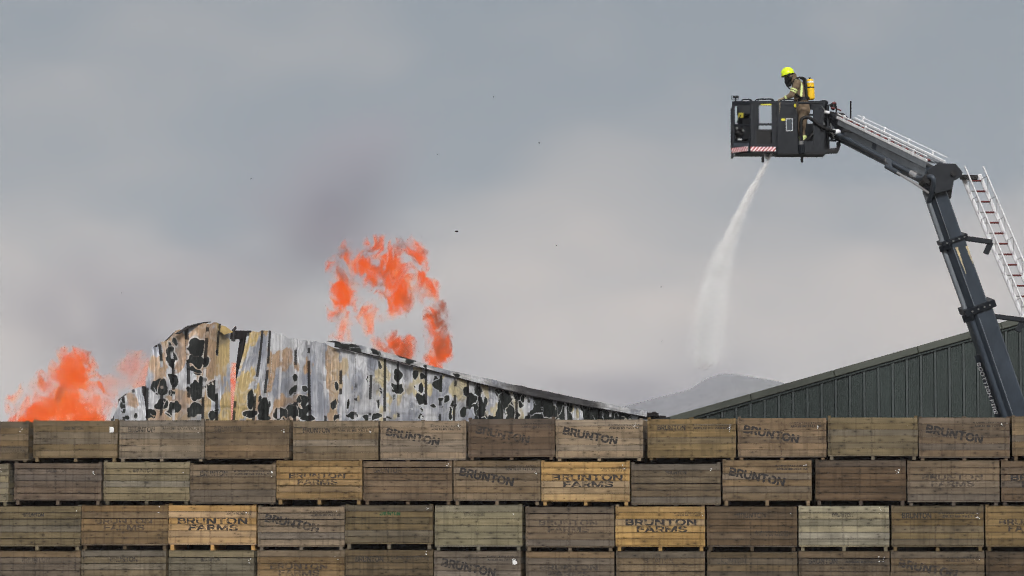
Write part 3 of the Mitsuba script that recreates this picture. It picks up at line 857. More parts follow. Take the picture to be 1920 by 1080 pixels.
def green_sheet(x0, x1):
    w = x1 - x0
    pr = [(0.0, -0.034), (0.068, -0.034), (0.074, -0.012), (0.080, 0.0)]
    for k in range(1, 6):
        a = 0.086 + (w - 0.086) * k / 6
        pr += [(a - 0.008, 0.0), (a - 0.004, 0.004), (a + 0.004, 0.004), (a + 0.008, 0)]
    return fold(x0, pr + [(w - 0.014, 0), (w - 0.010, -0.012), (w - 0.004, -0.034), (w, -0.034)])


def fold(x0, pr):
    V = []
    for a, o in pr:
        V += [[x0 + a, GY - o, 0.0], [x0 + a, GY - o, max(g_top(x0 + a), 0.5)]]
    i = np.arange(len(pr) - 1) * 2
    return (np.array(V), np.stack([i, i + 2, i + 3, i + 1], 1))


for k in range(-1, 34):
    x0 = GX0 + (k + 0.35) * SP
    if g_top(x0) > 0.5:
        put(gs, "wall_panel", green_sheet(x0, x0 + SP), "green_wall")
        put(gs, "rib", fold(x0, [(-0.014, -0.02), (0.004, 0.05), (0.056, 0.05), (0.074, -0.02)]), "green_rib_lit")
lo, hi = 1251.0, 2190.0
for k in range(6):
    a, b = lo + (hi - lo) * k / 6, lo + (hi - lo) * (k + 1) / 6
    p0, p1 = gp(a, ridge(a) + 7.5, GY - 0.10), gp(b, ridge(b) + 7.5, GY - 0.10)
    put(gs, "verge_flashing", beam(p0, p1 - (p1 - p0) / np.linalg.norm(p1 - p0) * 0.006, 0.09, 0.175, (0, 0, 1), 0.014), "green_verge")
    p0, p1 = gp(a, ridge(a) + 17, GY - 0.065), gp(b, ridge(b) + 17, GY - 0.065)
    put(gs, "verge_trim", beam(p0, p1 - (p1 - p0) / np.linalg.norm(p1 - p0) * 0.006, 0.03, 0.06), "green_wall")
a, b = gp(lo, ridge(lo) + 2), gp(hi, ridge(hi) + 2)
vv = np.array([a, b, b + [0, 30, 0], a + [0, 30, 0]])
put(gs, "roof", (np.vstack([vv, vv - [0, 0, 0.06]]), np.array([[0, 1, 2, 3], [7, 6, 5, 4], [0, 4, 5, 1], [1, 5, 6, 2], [2, 6, 7, 3], [3, 7, 4, 0]])), "green_verge")
vv = np.array([[GX0, GY, 0], [GX0, GY, a[2] - 0.1], [GX0, GY + 30, a[2] - 0.1], [GX0, GY + 30, 0]])
put(gs, "side_wall", (vv + [-0.02, 0.05, 0], np.array([[0, 1, 2, 3]])), "green_wall")
put(gs, "gutter", beam(a + [0, -0.2, -0.05], a + [0, 25, -0.05], 0.14, 0.12), "cage_grey")

# ---------------------------------------------------------------- aerial platform
ap = thing("aerial_platform", "grey aerial fire appliance boom with ladder and rescue cage above the crates", "aerial platform")
CY = 64.5
CS = CY / F / math.cos(PITCH) / 4.91 * 1.0                       # metres per pixel of the enlarged cage
CO = at(1340 + 165 / 4.91, 100 + 930 / 4.91, CY)


def cg(zx, zy, y=0.0):
    """Cage space: enlarged photo pixels across and up, metres back."""
    return at(1340 + zx / 4.91, 100 + zy / 4.91, CY + y) - CO


def cput(part, name, mesh, bsdf, smooth=False, label=None):
    mesh = mesh.copy().apply_translation(CO)
    return put(f"{ap}__{part}" if part else ap, name, mesh, bsdf, smooth, label=label)


def rc(x0, y0, x1, y1, y=0.0):
    a, b = cg(x0, y0, y), cg(x1, y1, y)
    return rect(a[0], a[2], b[0], b[2])


U = shapely.union_all
D = 0.80                                                         # cage depth
# front: posts, rails, the solid door
front = U([rc(330, 438, 362, 912), rc(362, 445, 565, 478), rc(362, 448, 385, 860), rc(525, 470, 572, 912), rc(385, 648, 525, 662), rc(362, 838, 560, 912)])
cput("cage", "front_frame", plate(front, 0.0, 0.05), "cage_grey")
cput("cage", "door_panel", cat(plate(rc(574, 486, 762, 918), -0.02, 0.02), plate(rc(566, 448, 770, 485), -0.03, 0.03)), "cage_grey")
cput("cage", "window_frame", plate(rc(654, 600, 718, 718).difference(rc(661, 608, 711, 711)), -0.035, -0.021), "bare_steel", label="pale framed notice on the cage door")
cput("cage", "notice", plate(rc(661, 608, 711, 711), -0.027, -0.0205), "boom_grey")
cput("cage", "right_panel", cat(plate(rc(906, 470, 968, 914), 0.0, 0.03), plate(rc(968, 520, 1008, 914), 0.06, 0.10)), "cage_grey")
cput("cage", "lower_panel", plate(rc(762, 806, 908, 914), 0.02, 0.05), "cage_grey")
cput("cage", "lower_panel", plate(rc(385, 700, 525, 838), 0.10, 0.13), "black_rubber")
# chamfered left corner
c0, c1 = cg(168, 930, 0.40), cg(333, 930, 0.0)


def ch(t, zy):
    p = c0 + (c1 - c0) * t
    return np.array([p[0], p[1], cg(0, zy, p[1])[2]])


lf = [beam(ch(0.03, 450), ch(0.03, 870), 0.05, 0.05, (0, 1, 0)), beam(ch(0, 462), ch(1, 462), 0.05, 0.075), beam(ch(0, 660), ch(1, 660), 0.04, 0.045), beam(ch(0.07, 815), ch(0.85, 822), 0.04, 0.05), beam(ch(0.85, 822), ch(0.97, 770), 0.04, 0.05)]
cput("cage", "corner_frame", cat(*lf), "cage_grey")
pl = beam(ch(0.06, 842), ch(0.90, 842), 0.03, 0.10)
cput("cage", "corner_panel", pl, "boom_grey")
# floor and base
foot = sg.Polygon([(cg(200, 0)[0], 0.40), (cg(330, 0)[0], 0.02), (cg(1025, 0)[0], 0.02), (cg(1025, 0)[0], D), (cg(200, 0)[0], D)])
FZ = cg(0, 912)[2]
fl = trimesh.creation.extrude_polygon(foot, 0.06, engine="earcut").apply_translation([0, 0, FZ])
cput("cage", "floor", fl, "cage_grey")
ft2 = sg.Polygon([(cg(570, 0)[0], -0.01), (cg(1010, 0)[0], -0.01), (cg(1010, 0)[0], 0.5), (cg(570, 0)[0], 0.5)])
cput("cage", "base_tray", trimesh.creation.extrude_polygon(ft2, 0.05, engine="earcut").apply_translation([0, 0, FZ - 0.045]), "black_rubber")
for zx in (443, 803):
    cput("cage", "rubber_stop", tube([cg(zx, 945, 0.1), cg(zx, 985, 0.1), cg(zx, 1000, 0.1), cg(zx, 1006, 0.1)], [0.03, 0.032, 0.026, 0.012], 12), "black_rubber", 40)
# red and white hatched boards


def hatch(p0, p1, z0, z1, nrm, n, slant, nm):
    """A board with raised slanting bands of red on white."""
    L = np.linalg.norm((p1 - p0)[:2])
    ux = (p1 - p0) / L
    pol = sg.box(0, 0, L, z1 - z0)

    def mk(g, d0, d1):
        a = plate(g, 0, d1 - d0)
        v = p0 + np.outer(a.vertices[:, 0], ux) + np.outer(a.vertices[:, 1] + d0, nrm)
        v[:, 2] = z0 + a.vertices[:, 2]
        return trimesh.Trimesh(v, a.faces, process=False)

    k = cput("cage", "hatched_board", mk(pol, 0, 0.012), "white_metal", label=nm)
    bands = []
    for j in range(-1, n + 1):
        x = j * L / n
        w = L / n * 0.5
        sh = slant * (z1 - z0)
        g = sg.Polygon([(x, 0), (x + w, 0), (x + w + sh, z1 - z0), (x + sh, z1 - z0)]).intersection(pol)
        if g.area > 1e-5:
            bands.append(mk(g, 0.0125, 0.0155))
    cput("cage", "red_bands", cat(*bands), "red_paint")


zt, zb = cg(0, 864, 0.2)[2], cg(0, 908, 0.2)[2]
nr = np.array([c0[1] - c1[1], 0, 0])
nv = np.cross([0, 0, 1], c1 - c0)
nv = -nv / np.linalg.norm(nv)
nv = nv if nv[1] < 0 else -nv
hatch(np.array([*ch(0.0, 0)[:2], 0]) + nv * 0.03, np.array([*ch(0.9, 0)[:2], 0]) + nv * 0.03, zb, zt, nv, 7, 0.7, "red and white hatched board on the cage corner")
hatch(cg(325, 0, -0.012), cg(556, 0, -0.012), cg(0, 902)[2], cg(0, 862)[2], np.array([0, -1.0, 0]), 7, 0.9, "red and white hatched board along the cage front")
# top rails with raised handle loops
cput("cage", "top_rail", cat(beam(cg(330, 452, 0.02), cg(1000, 456, 0.02), 0.06, 0.05), beam(cg(172, 452, 0.42), cg(172, 452, D), 0.05, 0.05), beam(cg(172, 452, D), cg(1040, 452, D), 0.05, 0.06), beam(cg(1035, 456, 0.02), cg(1035, 452, D), 0.05, 0.05)), "cage_grey")
for a, b, y, h in ((248, 340, 0.05, 424), (375, 530, 0.02, 424), (610, 735, 0.02, 426), (972, 1036, 0.1, 436), (250, 330, D, 424), (400, 540, D, 420), (640, 735, D, 424)):
    cput("cage", "grab_rail", tube(spline([cg(a, 450, y), cg(a + 6, h + 5, y), cg(a + 20, h, y), cg((a + b) / 2, h, y), cg(b - 20, h, y), cg(b - 6, h + 5, y), cg(b, 450, y)], 18), 0.014, 8), "cage_grey", 40)
# rear wall with its openings, and the left side
rr_ = lambda *q: rc(*q, y=D)
rear = rr_(176, 446, 1040, 925).difference(U([rr_(405, 478, 532, 646), rr_(405, 664, 532, 702), rr_(184, 488, 212, 654), rr_(852, 520, 912, 560), rr_(852, 576, 912, 650), rr_(940, 520, 975, 640)]))
cput("cage", "rear_frame", plate(rear, D - 0.04, D), "cage_grey")
side = sg.box(0.4, 0, D, 0.28).union(sg.box(0.4, 0, 0.45, 1.15)).union(sg.box(0.4, 0.62, D, 0.67)).union(sg.box(D - 0.06, 0, D, 1.15))
sm = trimesh.creation.extrude_polygon(side, 0.04, engine="earcut")
sm = trimesh.Trimesh(np.c_[cg(168, 0)[0] + sm.vertices[:, 2], sm.vertices[:, 0], sm.vertices[:, 1]], sm.faces)
cput("cage", "side_frame", sm, "cage_grey")
# control box, labels, monitor
cput("cage", "control_box", cat(cbox(0.30, 0.22, 0.22, 0.02).apply_translation(cg(268, 525, 0.62)), cbox(0.2, 0.16, 0.5, 0.02).apply_translation(cg(290, 700, 0.7))), "cage_grey")
cput("cage", "warning_label", plate(rc(233, 520, 281, 566), 0.49, 0.505), "label_yellow")
cput("cage", "warning_label", plate(rc(612, 600, 649, 622), -0.026, -0.0205), "label_yellow")
cput("cage", "warning_label", plate(rc(424, 466, 522, 478), -0.006, 0.0), "label_yellow")
cput("cage", "warning_label", cbox(0.05, 0.03, 0.08, 0.01).apply_translation(cg(740, 482, -0.04)), "label_yellow")
cput("cage", "strut", beam(cg(205, 640, 0.5), cg(240, 565, 0.5), 0.03, 0.03, (0, 1, 0)), "black_rubber")
mon = [tube([cg(210, 790, 0.45), cg(212, 740, 0.45), cg(225, 715, 0.42), cg(250, 705, 0.38), cg(268, 712, 0.33)], [0.05, 0.055, 0.06, 0.05, 0.03], 12), ball(cg(215, 735, 0.42), 0.085, 2), ball(cg(238, 750, 0.40), 0.06, 2), tube([cg(190, 690, 0.5), cg(200, 760, 0.45), cg(235, 790, 0.4)], 0.018, 8), tube([cg(255, 690, 0.4), cg(262, 760, 0.4)], 0.014, 8)]
cput("cage", "water_monitor", cat(*mon), "black_rubber", 40)
cput("cage", "valve_body", cat(cbox(0.10, 0.08, 0.05, 0.012).apply_translation(cg(232, 795, 0.36)), ball(cg(262, 712, 0.32), 0.028, 2), cbox(0.05, 0.05, 0.05, 0.01).apply_translation(cg(205, 690, 0.42))), "bare_steel")
cput("cage", "nozzle", tube([cg(470, 925, 0.25), cg(478, 958, 0.22), cg(488, 966, 0.2)], [0.05, 0.045, 0.03], 14), "bare_steel", 40)
# work lamps on the left corner
cput("cage", "work_lamp", cat(cbox(0.055, 0.04, 0.05, 0.012).apply_translation(cg(178, 404, 0.30)), cbox(0.055, 0.04, 0.05, 0.012).apply_translation(cg(206, 404, 0.30)), tube([cg(192, 400, 0.33), cg(192, 446, 0.4)], 0.012, 8)), "black_rubber")
cput("cage", "lamp_guard", cat(*[tube([cg(a, 392, 0.28), cg(a, 428, 0.28)], 0.006, 6) for a in (157, 220)], tube([cg(157, 428, 0.28), cg(220, 428, 0.28)], 0.006, 6), tube([cg(157, 392, 0.28), cg(220, 392, 0.28)], 0.006, 6)), "cage_grey")
# hoses over the right of the front
cput("", "hose", tube(spline([cg(798, 850, -0.02), cg(796, 760, -0.05), cg(794, 660, -0.06), cg(806, 604, -0.06), cg(850, 588, -0.05), cg(900, 612, -0.04), cg(955, 660, -0.03), cg(1020, 695, 0.0), cg(1075, 712, 0.05), cg(1110, 722, 0.1)], 46), 0.040, 12), "black_rubber", 50)
cput("", "hose", tube(spline([cg(825, 808, 0.06), cg(868, 780, 0.05), cg(905, 740, 0.05), cg(922, 690, 0.1), cg(915, 640, 0.2)], 26), 0.030, 10), "black_rubber", 50)
cput("", "hose_coupling", tube([cg(797, 842, -0.02), cg(797, 806, -0.03)], 0.055, 16), "bare_steel", 40)
cput("", "hose_coupling", tube([cg(1108, 722, 0.1), cg(1140, 724, 0.12), cg(1150, 730, 0.13)], [0.058, 0.062, 0.05], 16), "white_metal", 40)
cput("", "riser_pipe", tube([cg(798, 840, -0.02), cg(800, 920, 0.0)], 0.075, 14), "cage_grey", 40)
# what stands behind the cage on the right: valve, reel, brackets
cput("", "rear_bracket", cat(beam(cg(1020, 590, 0.75), cg(1100, 640, 0.9), 0.25, 0.14), cbox(0.26, 0.3, 0.30, 0.03).apply_translation(cg(1130, 655, 0.7)), beam(cg(1080, 612, 0.7), cg(1186, 610, 0.7), 0.34, 0.05), beam(cg(1000, 500, 0.8), cg(1030, 640, 0.8), 0.2, 0.1, (0, 1, 0)), beam(cg(1040, 470, 0.6), cg(1046, 880, 0.6), 0.06, 0.06, (0, 1, 0))), "cage_grey")
cput("", "hose_reel", cat(cbox(0.10, 0.12, 0.16, 0.03).apply_translation(cg(1092, 490, 0.5)), tube([cg(1060, 485, 0.5), cg(1095, 462, 0.5), cg(1118, 470, 0.5)], 0.035, 10), tube([cg(1112, 580, 0.5), cg(1122, 520, 0.5), cg(1115, 470, 0.5)], 0.016, 8), tube([cg(1085, 585, 0.5), cg(1112, 590, 0.5)], 0.022, 8)), "black_rubber", 30)
cput("", "valve_handle", cat(tube([cg(1128, 512, 0.46), cg(1164, 528, 0.42)], 0.017, 8), tube([cg(1085, 460, 0.46), cg(1112, 456, 0.46)], 0.03, 8), tube([cg(1070, 500, 0.44), cg(1108, 510, 0.44)], 0.022, 8)), "maroon", 30)
cput("", "valve_pipe", tube([cg(1008, 540, 0.45), cg(1058, 546, 0.45)], 0.036, 12), "white_metal", 40)
cput("", "valve_pipe", tube([cg(1052, 548, 0.47), cg(1100, 560, 0.5)], 0.045, 12), "black_rubber", 40)
for a, b in (((975, 535), (1008, 660)), ((1066, 645), (1096, 775)), ((985, 490), (1012, 520))):
    cput("", "stay_rod", tube([cg(*a, 0.3), cg(*b, 0.3)], 0.014, 8), "bare_steel", 40)
lb = sg.Polygon([cg(x, y)[[0, 2]] for x, y in ((1008, 868), (1120, 862), (1165, 840), (1160, 870), (1145, 902), (1010, 908))])
cput("", "lamp_arm", plate(lb, 0.2, 0.4), "black_rubber")
cput("", "lamp_arm", cat(beam(cg(1045, 800, 0.4), cg(1120, 806, 0.4), 0.05, 0.04), cbox(0.09, 0.1, 0.11, 0.015).apply_translation(cg(1140, 840, 0.3)), beam(cg(1055, 700, 0.5), cg(1095, 790, 0.5), 0.12, 0.05, (0, 1, 0))), "cage_grey")
cput("", "antenna", tube([cg(1252, 640, 0.4), cg(1253, 440, 0.4)], 0.017, 8), "black_rubber", 40)

# upper boom (jib): from the elbow back to the cage
K = at(1749, 333, 61.7)
J = at(1578, 247, 64.9)
jd = (J - K) / np.linalg.norm(J - K)
js = np.cross(jd, [0, 0, 1.0])
js /= np.linalg.norm(js)                                        # across the jib, to the right in the picture
ju = np.cross(js, jd)
JL = np.linalg.norm(J - K)


def jp(t, s, u):
    return K + jd * t * JL + js * s + ju * u


put(ap, "upper_boom", cat(beam(jp(-0.02, 0, 0), jp(0.96, 0, 0), 0.30, 0.42, ju, 0.05), beam(jp(-0.02, 0, 0.1), jp(0.6, 0, 0.1), 0.34, 0.2, ju, 0.03)), "boom_grey")
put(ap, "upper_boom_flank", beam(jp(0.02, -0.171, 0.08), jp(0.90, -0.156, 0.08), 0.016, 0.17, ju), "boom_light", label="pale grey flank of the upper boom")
put(ap, "jib_pipe", tube([jp(0.08, -0.24, -0.04), jp(0.98, -0.22, -0.02), jp(1.03, -0.22, 0.05)], 0.055, 12), "boom_grey", 40)
put(ap, "pipe_coupling", tube([jp(0.05, -0.24, -0.04), jp(0.12, -0.24, -0.04)], 0.075, 14), "bare_steel", 40)
put(ap, "pipe_coupling", tube([jp(0.97, -0.22, -0.02), jp(1.02, -0.22, 0.0)], 0.068, 14), "white_metal", 40)
put(ap, "boom_head", cat(beam(jp(0.93, 0, 0.02), jp(1.08, 0, 0.05), 0.36, 0.46, ju, 0.05), beam(jp(0.96, 0, 0.2), jp(1.1, 0, 0.3), 0.4, 0.14, ju, 0.03)), "cage_grey")
put(ap, "step_bracket", cbox(0.22, 0.1, 0.05, 0.015).apply_translation(jp(0.84, -0.25, 0.16)), "black_rubber")
# ladder on top of the jib
LW = 0.235
for s in (-LW, LW):
    put(f"{ap}__jib_ladder", "rail", beam(jp(0.0, s, 0.36), jp(0.985, s, 0.34), 0.035, 0.06, ju), "white_metal")
    put(f"{ap}__jib_ladder", "handrail", tube([jp(0.0, s * 1.12, 0.46), jp(0.97, s * 1.12, 0.43)], 0.013, 8), "white_metal", 40)
    for t in (0.14, 0.4, 0.66, 0.9):
        put(f"{ap}__jib_ladder", "clip", beam(jp(t, s * 1.06, 0.33), jp(t, s * 1.1, 0.47), 0.05, 0.04, jd), "white_metal")
for t in np.linspace(0.03, 0.95, 13):
    put(f"{ap}__jib_ladder", "rung", beam(jp(t, -LW + 0.03, 0.36), jp(t, -LW + 0.14, 0.36), 0.10, 0.03, ju), "maroon")
for s in (-0.06, 0.05, 0.15):
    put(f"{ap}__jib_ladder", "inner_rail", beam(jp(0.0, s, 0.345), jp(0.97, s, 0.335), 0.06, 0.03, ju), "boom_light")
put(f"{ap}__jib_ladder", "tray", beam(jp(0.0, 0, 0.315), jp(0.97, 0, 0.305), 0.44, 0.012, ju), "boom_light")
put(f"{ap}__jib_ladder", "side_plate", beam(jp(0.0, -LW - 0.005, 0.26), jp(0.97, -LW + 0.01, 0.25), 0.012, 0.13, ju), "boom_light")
# jib ram
put(ap, "jib_ram", tube([at(1662, 312, 62.6), at(1688, 326, 62.2)], 0.055, 12), "boom_grey", 40)
put(ap, "ram_rod", tube([at(1683, 324, 62.2), at(1722, 348, 61.6), at(1742, 362, 61.5)], 0.030, 10), "bare_steel", 40)
brk = sg.Polygon([(0, 0), (0.10, -0.02), (0.32, -0.34), (0.26, -0.40), (0.20, -0.36), (0.02, -0.1)])
bp = plate(brk, -0.1, 0.1)
put(ap, "ram_bracket", trimesh.Trimesh(at(1659, 296, 62.7) + bp.vertices * [1, 1, 0.9], bp.faces), "boom_grey")

# lower boom: three nested sections down behind the crates
def lbp(py, dx=0.0, Y=None):
    """A point on the lower boom's axis at the photo height py; it leans away a little towards the ground."""
    px = np.interp(py, [330, 454, 578, 778, 1110], [1744, 1787, 1832, 1901, 2016])
    return at(px, py, (61.7 + (py - 330) / 780 * 1.6) if Y is None else Y) + np.array([dx, 0, 0])


def section(p0, p1, w, h, c):
    """A boom section whose front shows a broad face and a sloping left flank."""
    M, L = frame(p0, p1, (0, -1, 0))
    g = sg.Polygon([(-w / 2, -h / 2), (w / 2, -h / 2), (w / 2, h / 2 - 0.05), (w / 2 - 0.03, h / 2), (-w / 2 + c, h / 2), (-w / 2, h / 2 - c * 1.2)])
    m = trimesh.creation.extrude_polygon(g.buffer(-0.012).buffer(0.012, quad_segs=3), L, engine="earcut").apply_translation([0, 0, -L / 2])
    v = m.vertices
    return trimesh.Trimesh(M[:3, 3] + np.outer(v[:, 2], M[:3, 0]) + np.outer(v[:, 0], M[:3, 1]) + np.outer(v[:, 1], M[:3, 2]), m.faces)


ld = lbp(1000) - lbp(400)
ld /= np.linalg.norm(ld)
mflip = -1 if frame(lbp(400), lbp(1000), (0, -1, 0))[0][0, 1] < 0 else 1


def lsec(a, b, w, h, c):
    m = section(lbp(a), lbp(b), w * 1.0, h, c)
    return m


put(ap, "lower_boom_inner", lsec(345, 600, 0.40, 0.42, 0.13), "boom_grey", 20)
put(ap, "lower_boom_middle", lsec(452, 600, 0.46, 0.48, 0.15), "boom_grey", 20)
put(ap, "lower_boom_outer", lsec(574, 1100, 0.56, 0.58, 0.18), "boom_grey", 20)
lr_ = np.cross(ld, [0, -1, 0])
lr_ /= np.linalg.norm(lr_)
lr_ = lr_ if lr_[0] > 0 else -lr_                                # to the right across the boom
LN = np.cross(lr_, ld)
LN = LN if LN[1] < 0 else -LN


def lp(py, s, o):
    return lbp(py) + lr_ * s + LN * o


put(ap, "boom_collar", cat(beam(lp(449, -0.29, 0.0), lp(449, 0.30, 0.0), 0.56, 0.10, ld), beam(lp(456, -0.32, 0.1), lp(456, -0.10, 0.2), 0.25, 0.12, ld)), "cage_grey")
put(ap, "boom_collar", cat(beam(lp(576, -0.34, 0.0), lp(576, 0.36, 0.0), 0.68, 0.16, ld), beam(lp(585, -0.36, 0.12), lp(585, -0.14, 0.22), 0.28, 0.16, ld)), "cage_grey")
put(ap, "boom_pipe", cat(tube([lp(350, -0.235, 0.10), lp(450, -0.235, 0.10)], 0.055, 12), tube([lp(450, -0.275, 0.13), lp(578, -0.275, 0.13)], 0.055, 12)), "boom_light", 40)
put(ap, "boom_pipe", tube([lp(575, -0.24, 0.24), lp(1090, -0.24, 0.24)], 0.065, 14), "boom_grey", 40)
for a, b, s in ((350, 445, -0.08), (460, 570, -0.08), (592, 1090, -0.075)):
    o = 0.212 if b < 450 else 0.243 if b < 580 else 0.293
    put(ap, "edge_highlight", tube([lp(a, s, o), lp(b, s, o)], 0.009, 8), "boom_light", 40)  # pale line standing in for the highlight along the boom edge
for s0, a, b in ((-0.01, 462, 512), (0.205, 466, 500)):
    pts = []
    rr = random.Random(int(a))
    n = 10
    ly = [(py, s0 + (0.018 + 0.022 * rr.random()) * (1 - k / n)) for k, py in enumerate(np.linspace(a, b, n))]
    ry = [(py, s0 - (0.018 + 0.022 * rr.random()) * (1 - k / n) - 0.002) for k, py in enumerate(np.linspace(a, b, n))]
    pv = [lp(py, s, 0.2445) for py, s in ly] + [lp(py, s, 0.2445) for py, s in ry]
    f = [[k, k + 1, n + k + 1] for k in range(n - 1)] + [[k, n + k + 1, n + k] for k in range(n - 1)]
    put(ap, "worn_grease_mark", (np.array(pv), np.array(f)), "yellow_scuff", label="cream worn grease mark on the boom")
for k, (s0, o) in enumerate(((0.305, -0.05), (0.325, -0.12))):
    put(ap, "cable", tube(spline([lp(py, s0 + 0.012 * math.sin(py * 0.05 + k), o) for py in range(590, 1090, 45)], 40), 0.014, 7), "black_rubber", 40)
for py, h in ((449, 0.285), (576, 0.345)):
    for s0 in (-0.18, -0.04, 0.10, 0.22):
        put(ap, "bolt", tube([lp(py, s0, h - 0.01), lp(py, s0, h + 0.018)], 0.020, 6), "bare_steel")
# lettering running down the sloping flank
tp = sa.scale(text_poly("SCOTTISH FIRE", True), 1.20, 0.094, origin=(0, 0))
a, f = tri(tp)
start, n0 = lp(668, -0.355, 0.05), 0
tv = start + np.outer(a[:, 0], ld) + np.outer(a[:, 1] - 0.05, lr_ * 0.75 + LN * 0.66) + 0.02 * (LN * 0.75 - lr_ * 0.66)
put(ap, "lettering", (tv, f), "white_metal", label="white service lettering running down the boom")
put(ap, "lettering_plate", beam(lp(655, -0.335, 0.05) - (lr_ * -0.66 + LN * 0.75) * 0.0, lp(830, -0.335, 0.05), 0.012, 0.16, lr_ * 0.75 + LN * 0.66), "boom_grey")
# elbow
ek = sg.Polygon([(-0.20, 0.10), (0.02, 0.26), (0.40, 0.24), (0.55, 0.06), (0.52, -0.02), (0.36, -0.10), (0.32, -0.30), (-0.04, -0.40), (-0.16, -0.12)])
e3 = plate(ek.buffer(-0.015).buffer(0.015), -0.30, 0.30)
put(ap, "elbow", trimesh.Trimesh(e3.vertices + K + [0.05, 0, 0.02], e3.faces), "cage_grey")
put(ap, "elbow_pin", tube([K + [0.40, -0.36, 0.06], K + [0.40, 0.36, 0.06]], 0.07, 14), "black_rubber", 40)
put(ap, "elbow_pin", tube([K + [-0.16, -0.36, -0.06], K + [-0.16, 0.36, -0.06]], 0.10, 16), "black_rubber", 40)
put(ap, "elbow_link", cat(beam(at(1782, 338, 61.9), at(1777, 372, 61.9), 0.12, 0.14, (0, 1, 0)), beam(at(1770, 342, 61.9), at(1786, 342, 61.9), 0.2, 0.14)), "black_rubber")
put(ap, "elbow_pipe", tube(spline([jp(0.10, -0.24, -0.04), jp(0.02, -0.26, -0.05), K + [-0.12, -0.36, -0.02], lp(372, -0.235, 0.10)], 18), 0.055, 12), "boom_grey", 40)
put(ap, "cross_head", beam(at(1800, 332, 62.0), at(1833, 333, 62.0), 0.10, 0.10), "black_rubber")
# ladder beside the lower boom: two rails, rungs, trussed handrails
def rail_pt(px0, py0, slope, py, Y):
    return at(px0 + (py - py0) * slope, py, Y + (py - 330) / 780 * 1.6)


LS = (1868.3 - 1803) / (480 - 327)                               # lean of the ladder in the picture
RAILS = {"left": (1803, 327, 62.1), "right": (1836, 327, 62.35)}
HAND = {"left": (1808.5, 311, 61.75), "right": (1843.5, 312, 62.0)}
for k in ("left", "right"):
    r0, h0 = RAILS[k], HAND[k]
    P = lambda py, r=r0: rail_pt(r[0], r[1], LS, py, r[2])
    Q = lambda py, h=h0: rail_pt(h[0], h[1], LS, py, h[2])
    lk = f"{ap}__boom_ladder"
    put(lk, "rail", beam(P(327), P(1080), 0.05, 0.085, (1, 0, 0)), "white_metal")
    put(lk, "handrail", tube([Q(h0[1]), Q(1080)], 0.019, 8), "white_metal", 40)
    for j, py in enumerate(np.arange(330, 1050, 38.0)):
        put(lk, "stanchion", tube([P(py + 6), Q(py)], 0.010, 6), "bare_steel", 40)
        put(lk, "brace", tube([Q(py), P(py + 36)], 0.008, 6), "white_metal", 40)
for py in np.arange(339, 1060, 19.7):
    a, b = rail_pt(*RAILS["left"][:2], LS, py, RAILS["left"][2]), rail_pt(*RAILS["right"][:2], LS, py, RAILS["right"][2])
    put(f"{ap}__boom_ladder", "rung", tube([a, b], 0.014, 8), "bare_steel", 40)
    put(f"{ap}__boom_ladder", "rung_grip", tube([a + (b - a) * 0.42, a + (b - a) * 0.92], 0.021, 8), "maroon", 40)
for py, px in ((454, 1860), (600, 1920)):
    a = lp(py, 0.25, 0.0)
    put(ap, "ladder_bracket", cat(beam(a, at(px, py, a[1]), 0.14, 0.10), beam(at(px - 2, py, a[1]), at(px - 12, py + 22, a[1]), 0.12, 0.07, (0, 1, 0))), "cage_grey")
# turntable on the ground, out of sight behind the crates
base = lbp(1100)
put(ap, "turntable", cat(cbox(1.6, 1.6, 0.5, 0.05).apply_translation([base[0] + 0.2, base[1], 0.35]), cbox(0.9, 1.0, 0.5, 0.05).apply_translation([base[0], base[1], 0.8])), "cage_grey")

# ---------------------------------------------------------------- person in the cage
who = thing("person", "person in brown fire kit and yellow green helmet looking down from the cage", "person")


def hp_(zx, zy, y):
    return CO + cg(zx, zy, y)


def chain(segs, refine=0.02, taubin=8):
    """One smooth surface over hulls of spheres (point, radius) pairs."""
    parts = []
    for (p, r), (q_, s) in segs:
        a = m3.Manifold.sphere(r, 20).translate(list(map(float, p)))
        b = m3.Manifold.sphere(s, 20).translate(list(map(float, q_)))
        parts.append(m3.Manifold.batch_hull([a, b]))
    m = m3.Manifold.batch_boolean(parts, m3.OpType.Add).refine_to_length(refine).to_mesh()
    t = trimesh.Trimesh(m.vert_properties[:, :3], m.tri_verts)
    trimesh.smoothing.filter_taubin(t, iterations=taubin)
    return t


YB = 0.46
pel, waist, chest, nck, hd = hp_(818, 530, YB), hp_(800, 440, YB), hp_(775, 320, YB), hp_(738, 248, YB), hp_(690, 212, YB)
segs = [((pel, 0.155), (waist, 0.150)), ((waist, 0.150), (chest, 0.160)), ((chest, 0.150), (nck, 0.080)), ((nck, 0.070), (hd, 0.085))]
wrists = []
for sgn, sy in ((-1, -0.20), (1, 0.20)):
    sh, el, wr = hp_(758, 275, YB + sy), hp_(708, 385, YB + sy * 1.15), hp_(640, 418, YB + sy * 0.9)
    segs += [((chest, 0.12), (sh, 0.085)), ((sh, 0.085), (el, 0.062)), ((el, 0.062), (wr, 0.042))]
    hip, kn, an = hp_(815, 545, YB + sgn * 0.10), hp_(800, 715, YB + sgn * 0.12), hp_(822, 880, YB + sgn * 0.12)
    an[2] = CO[2] + FZ + 0.06 + 0.115
    segs += [((pel, 0.14), (hip, 0.115)), ((hip, 0.112), (kn, 0.080)), ((kn, 0.078), (an, 0.066))]
    wrists.append((sgn, sh, el, wr, kn, an))
body = chain(segs)
nz_ = meshkit.fbm(body.vertices * [9, 9, 7], 3, 2) - 0.5
body.vertices += body.vertex_normals * (nz_ * 0.03)[:, None]
put(who, "body", body, "suit_tan", 60, label="tan brown protective fire suit")
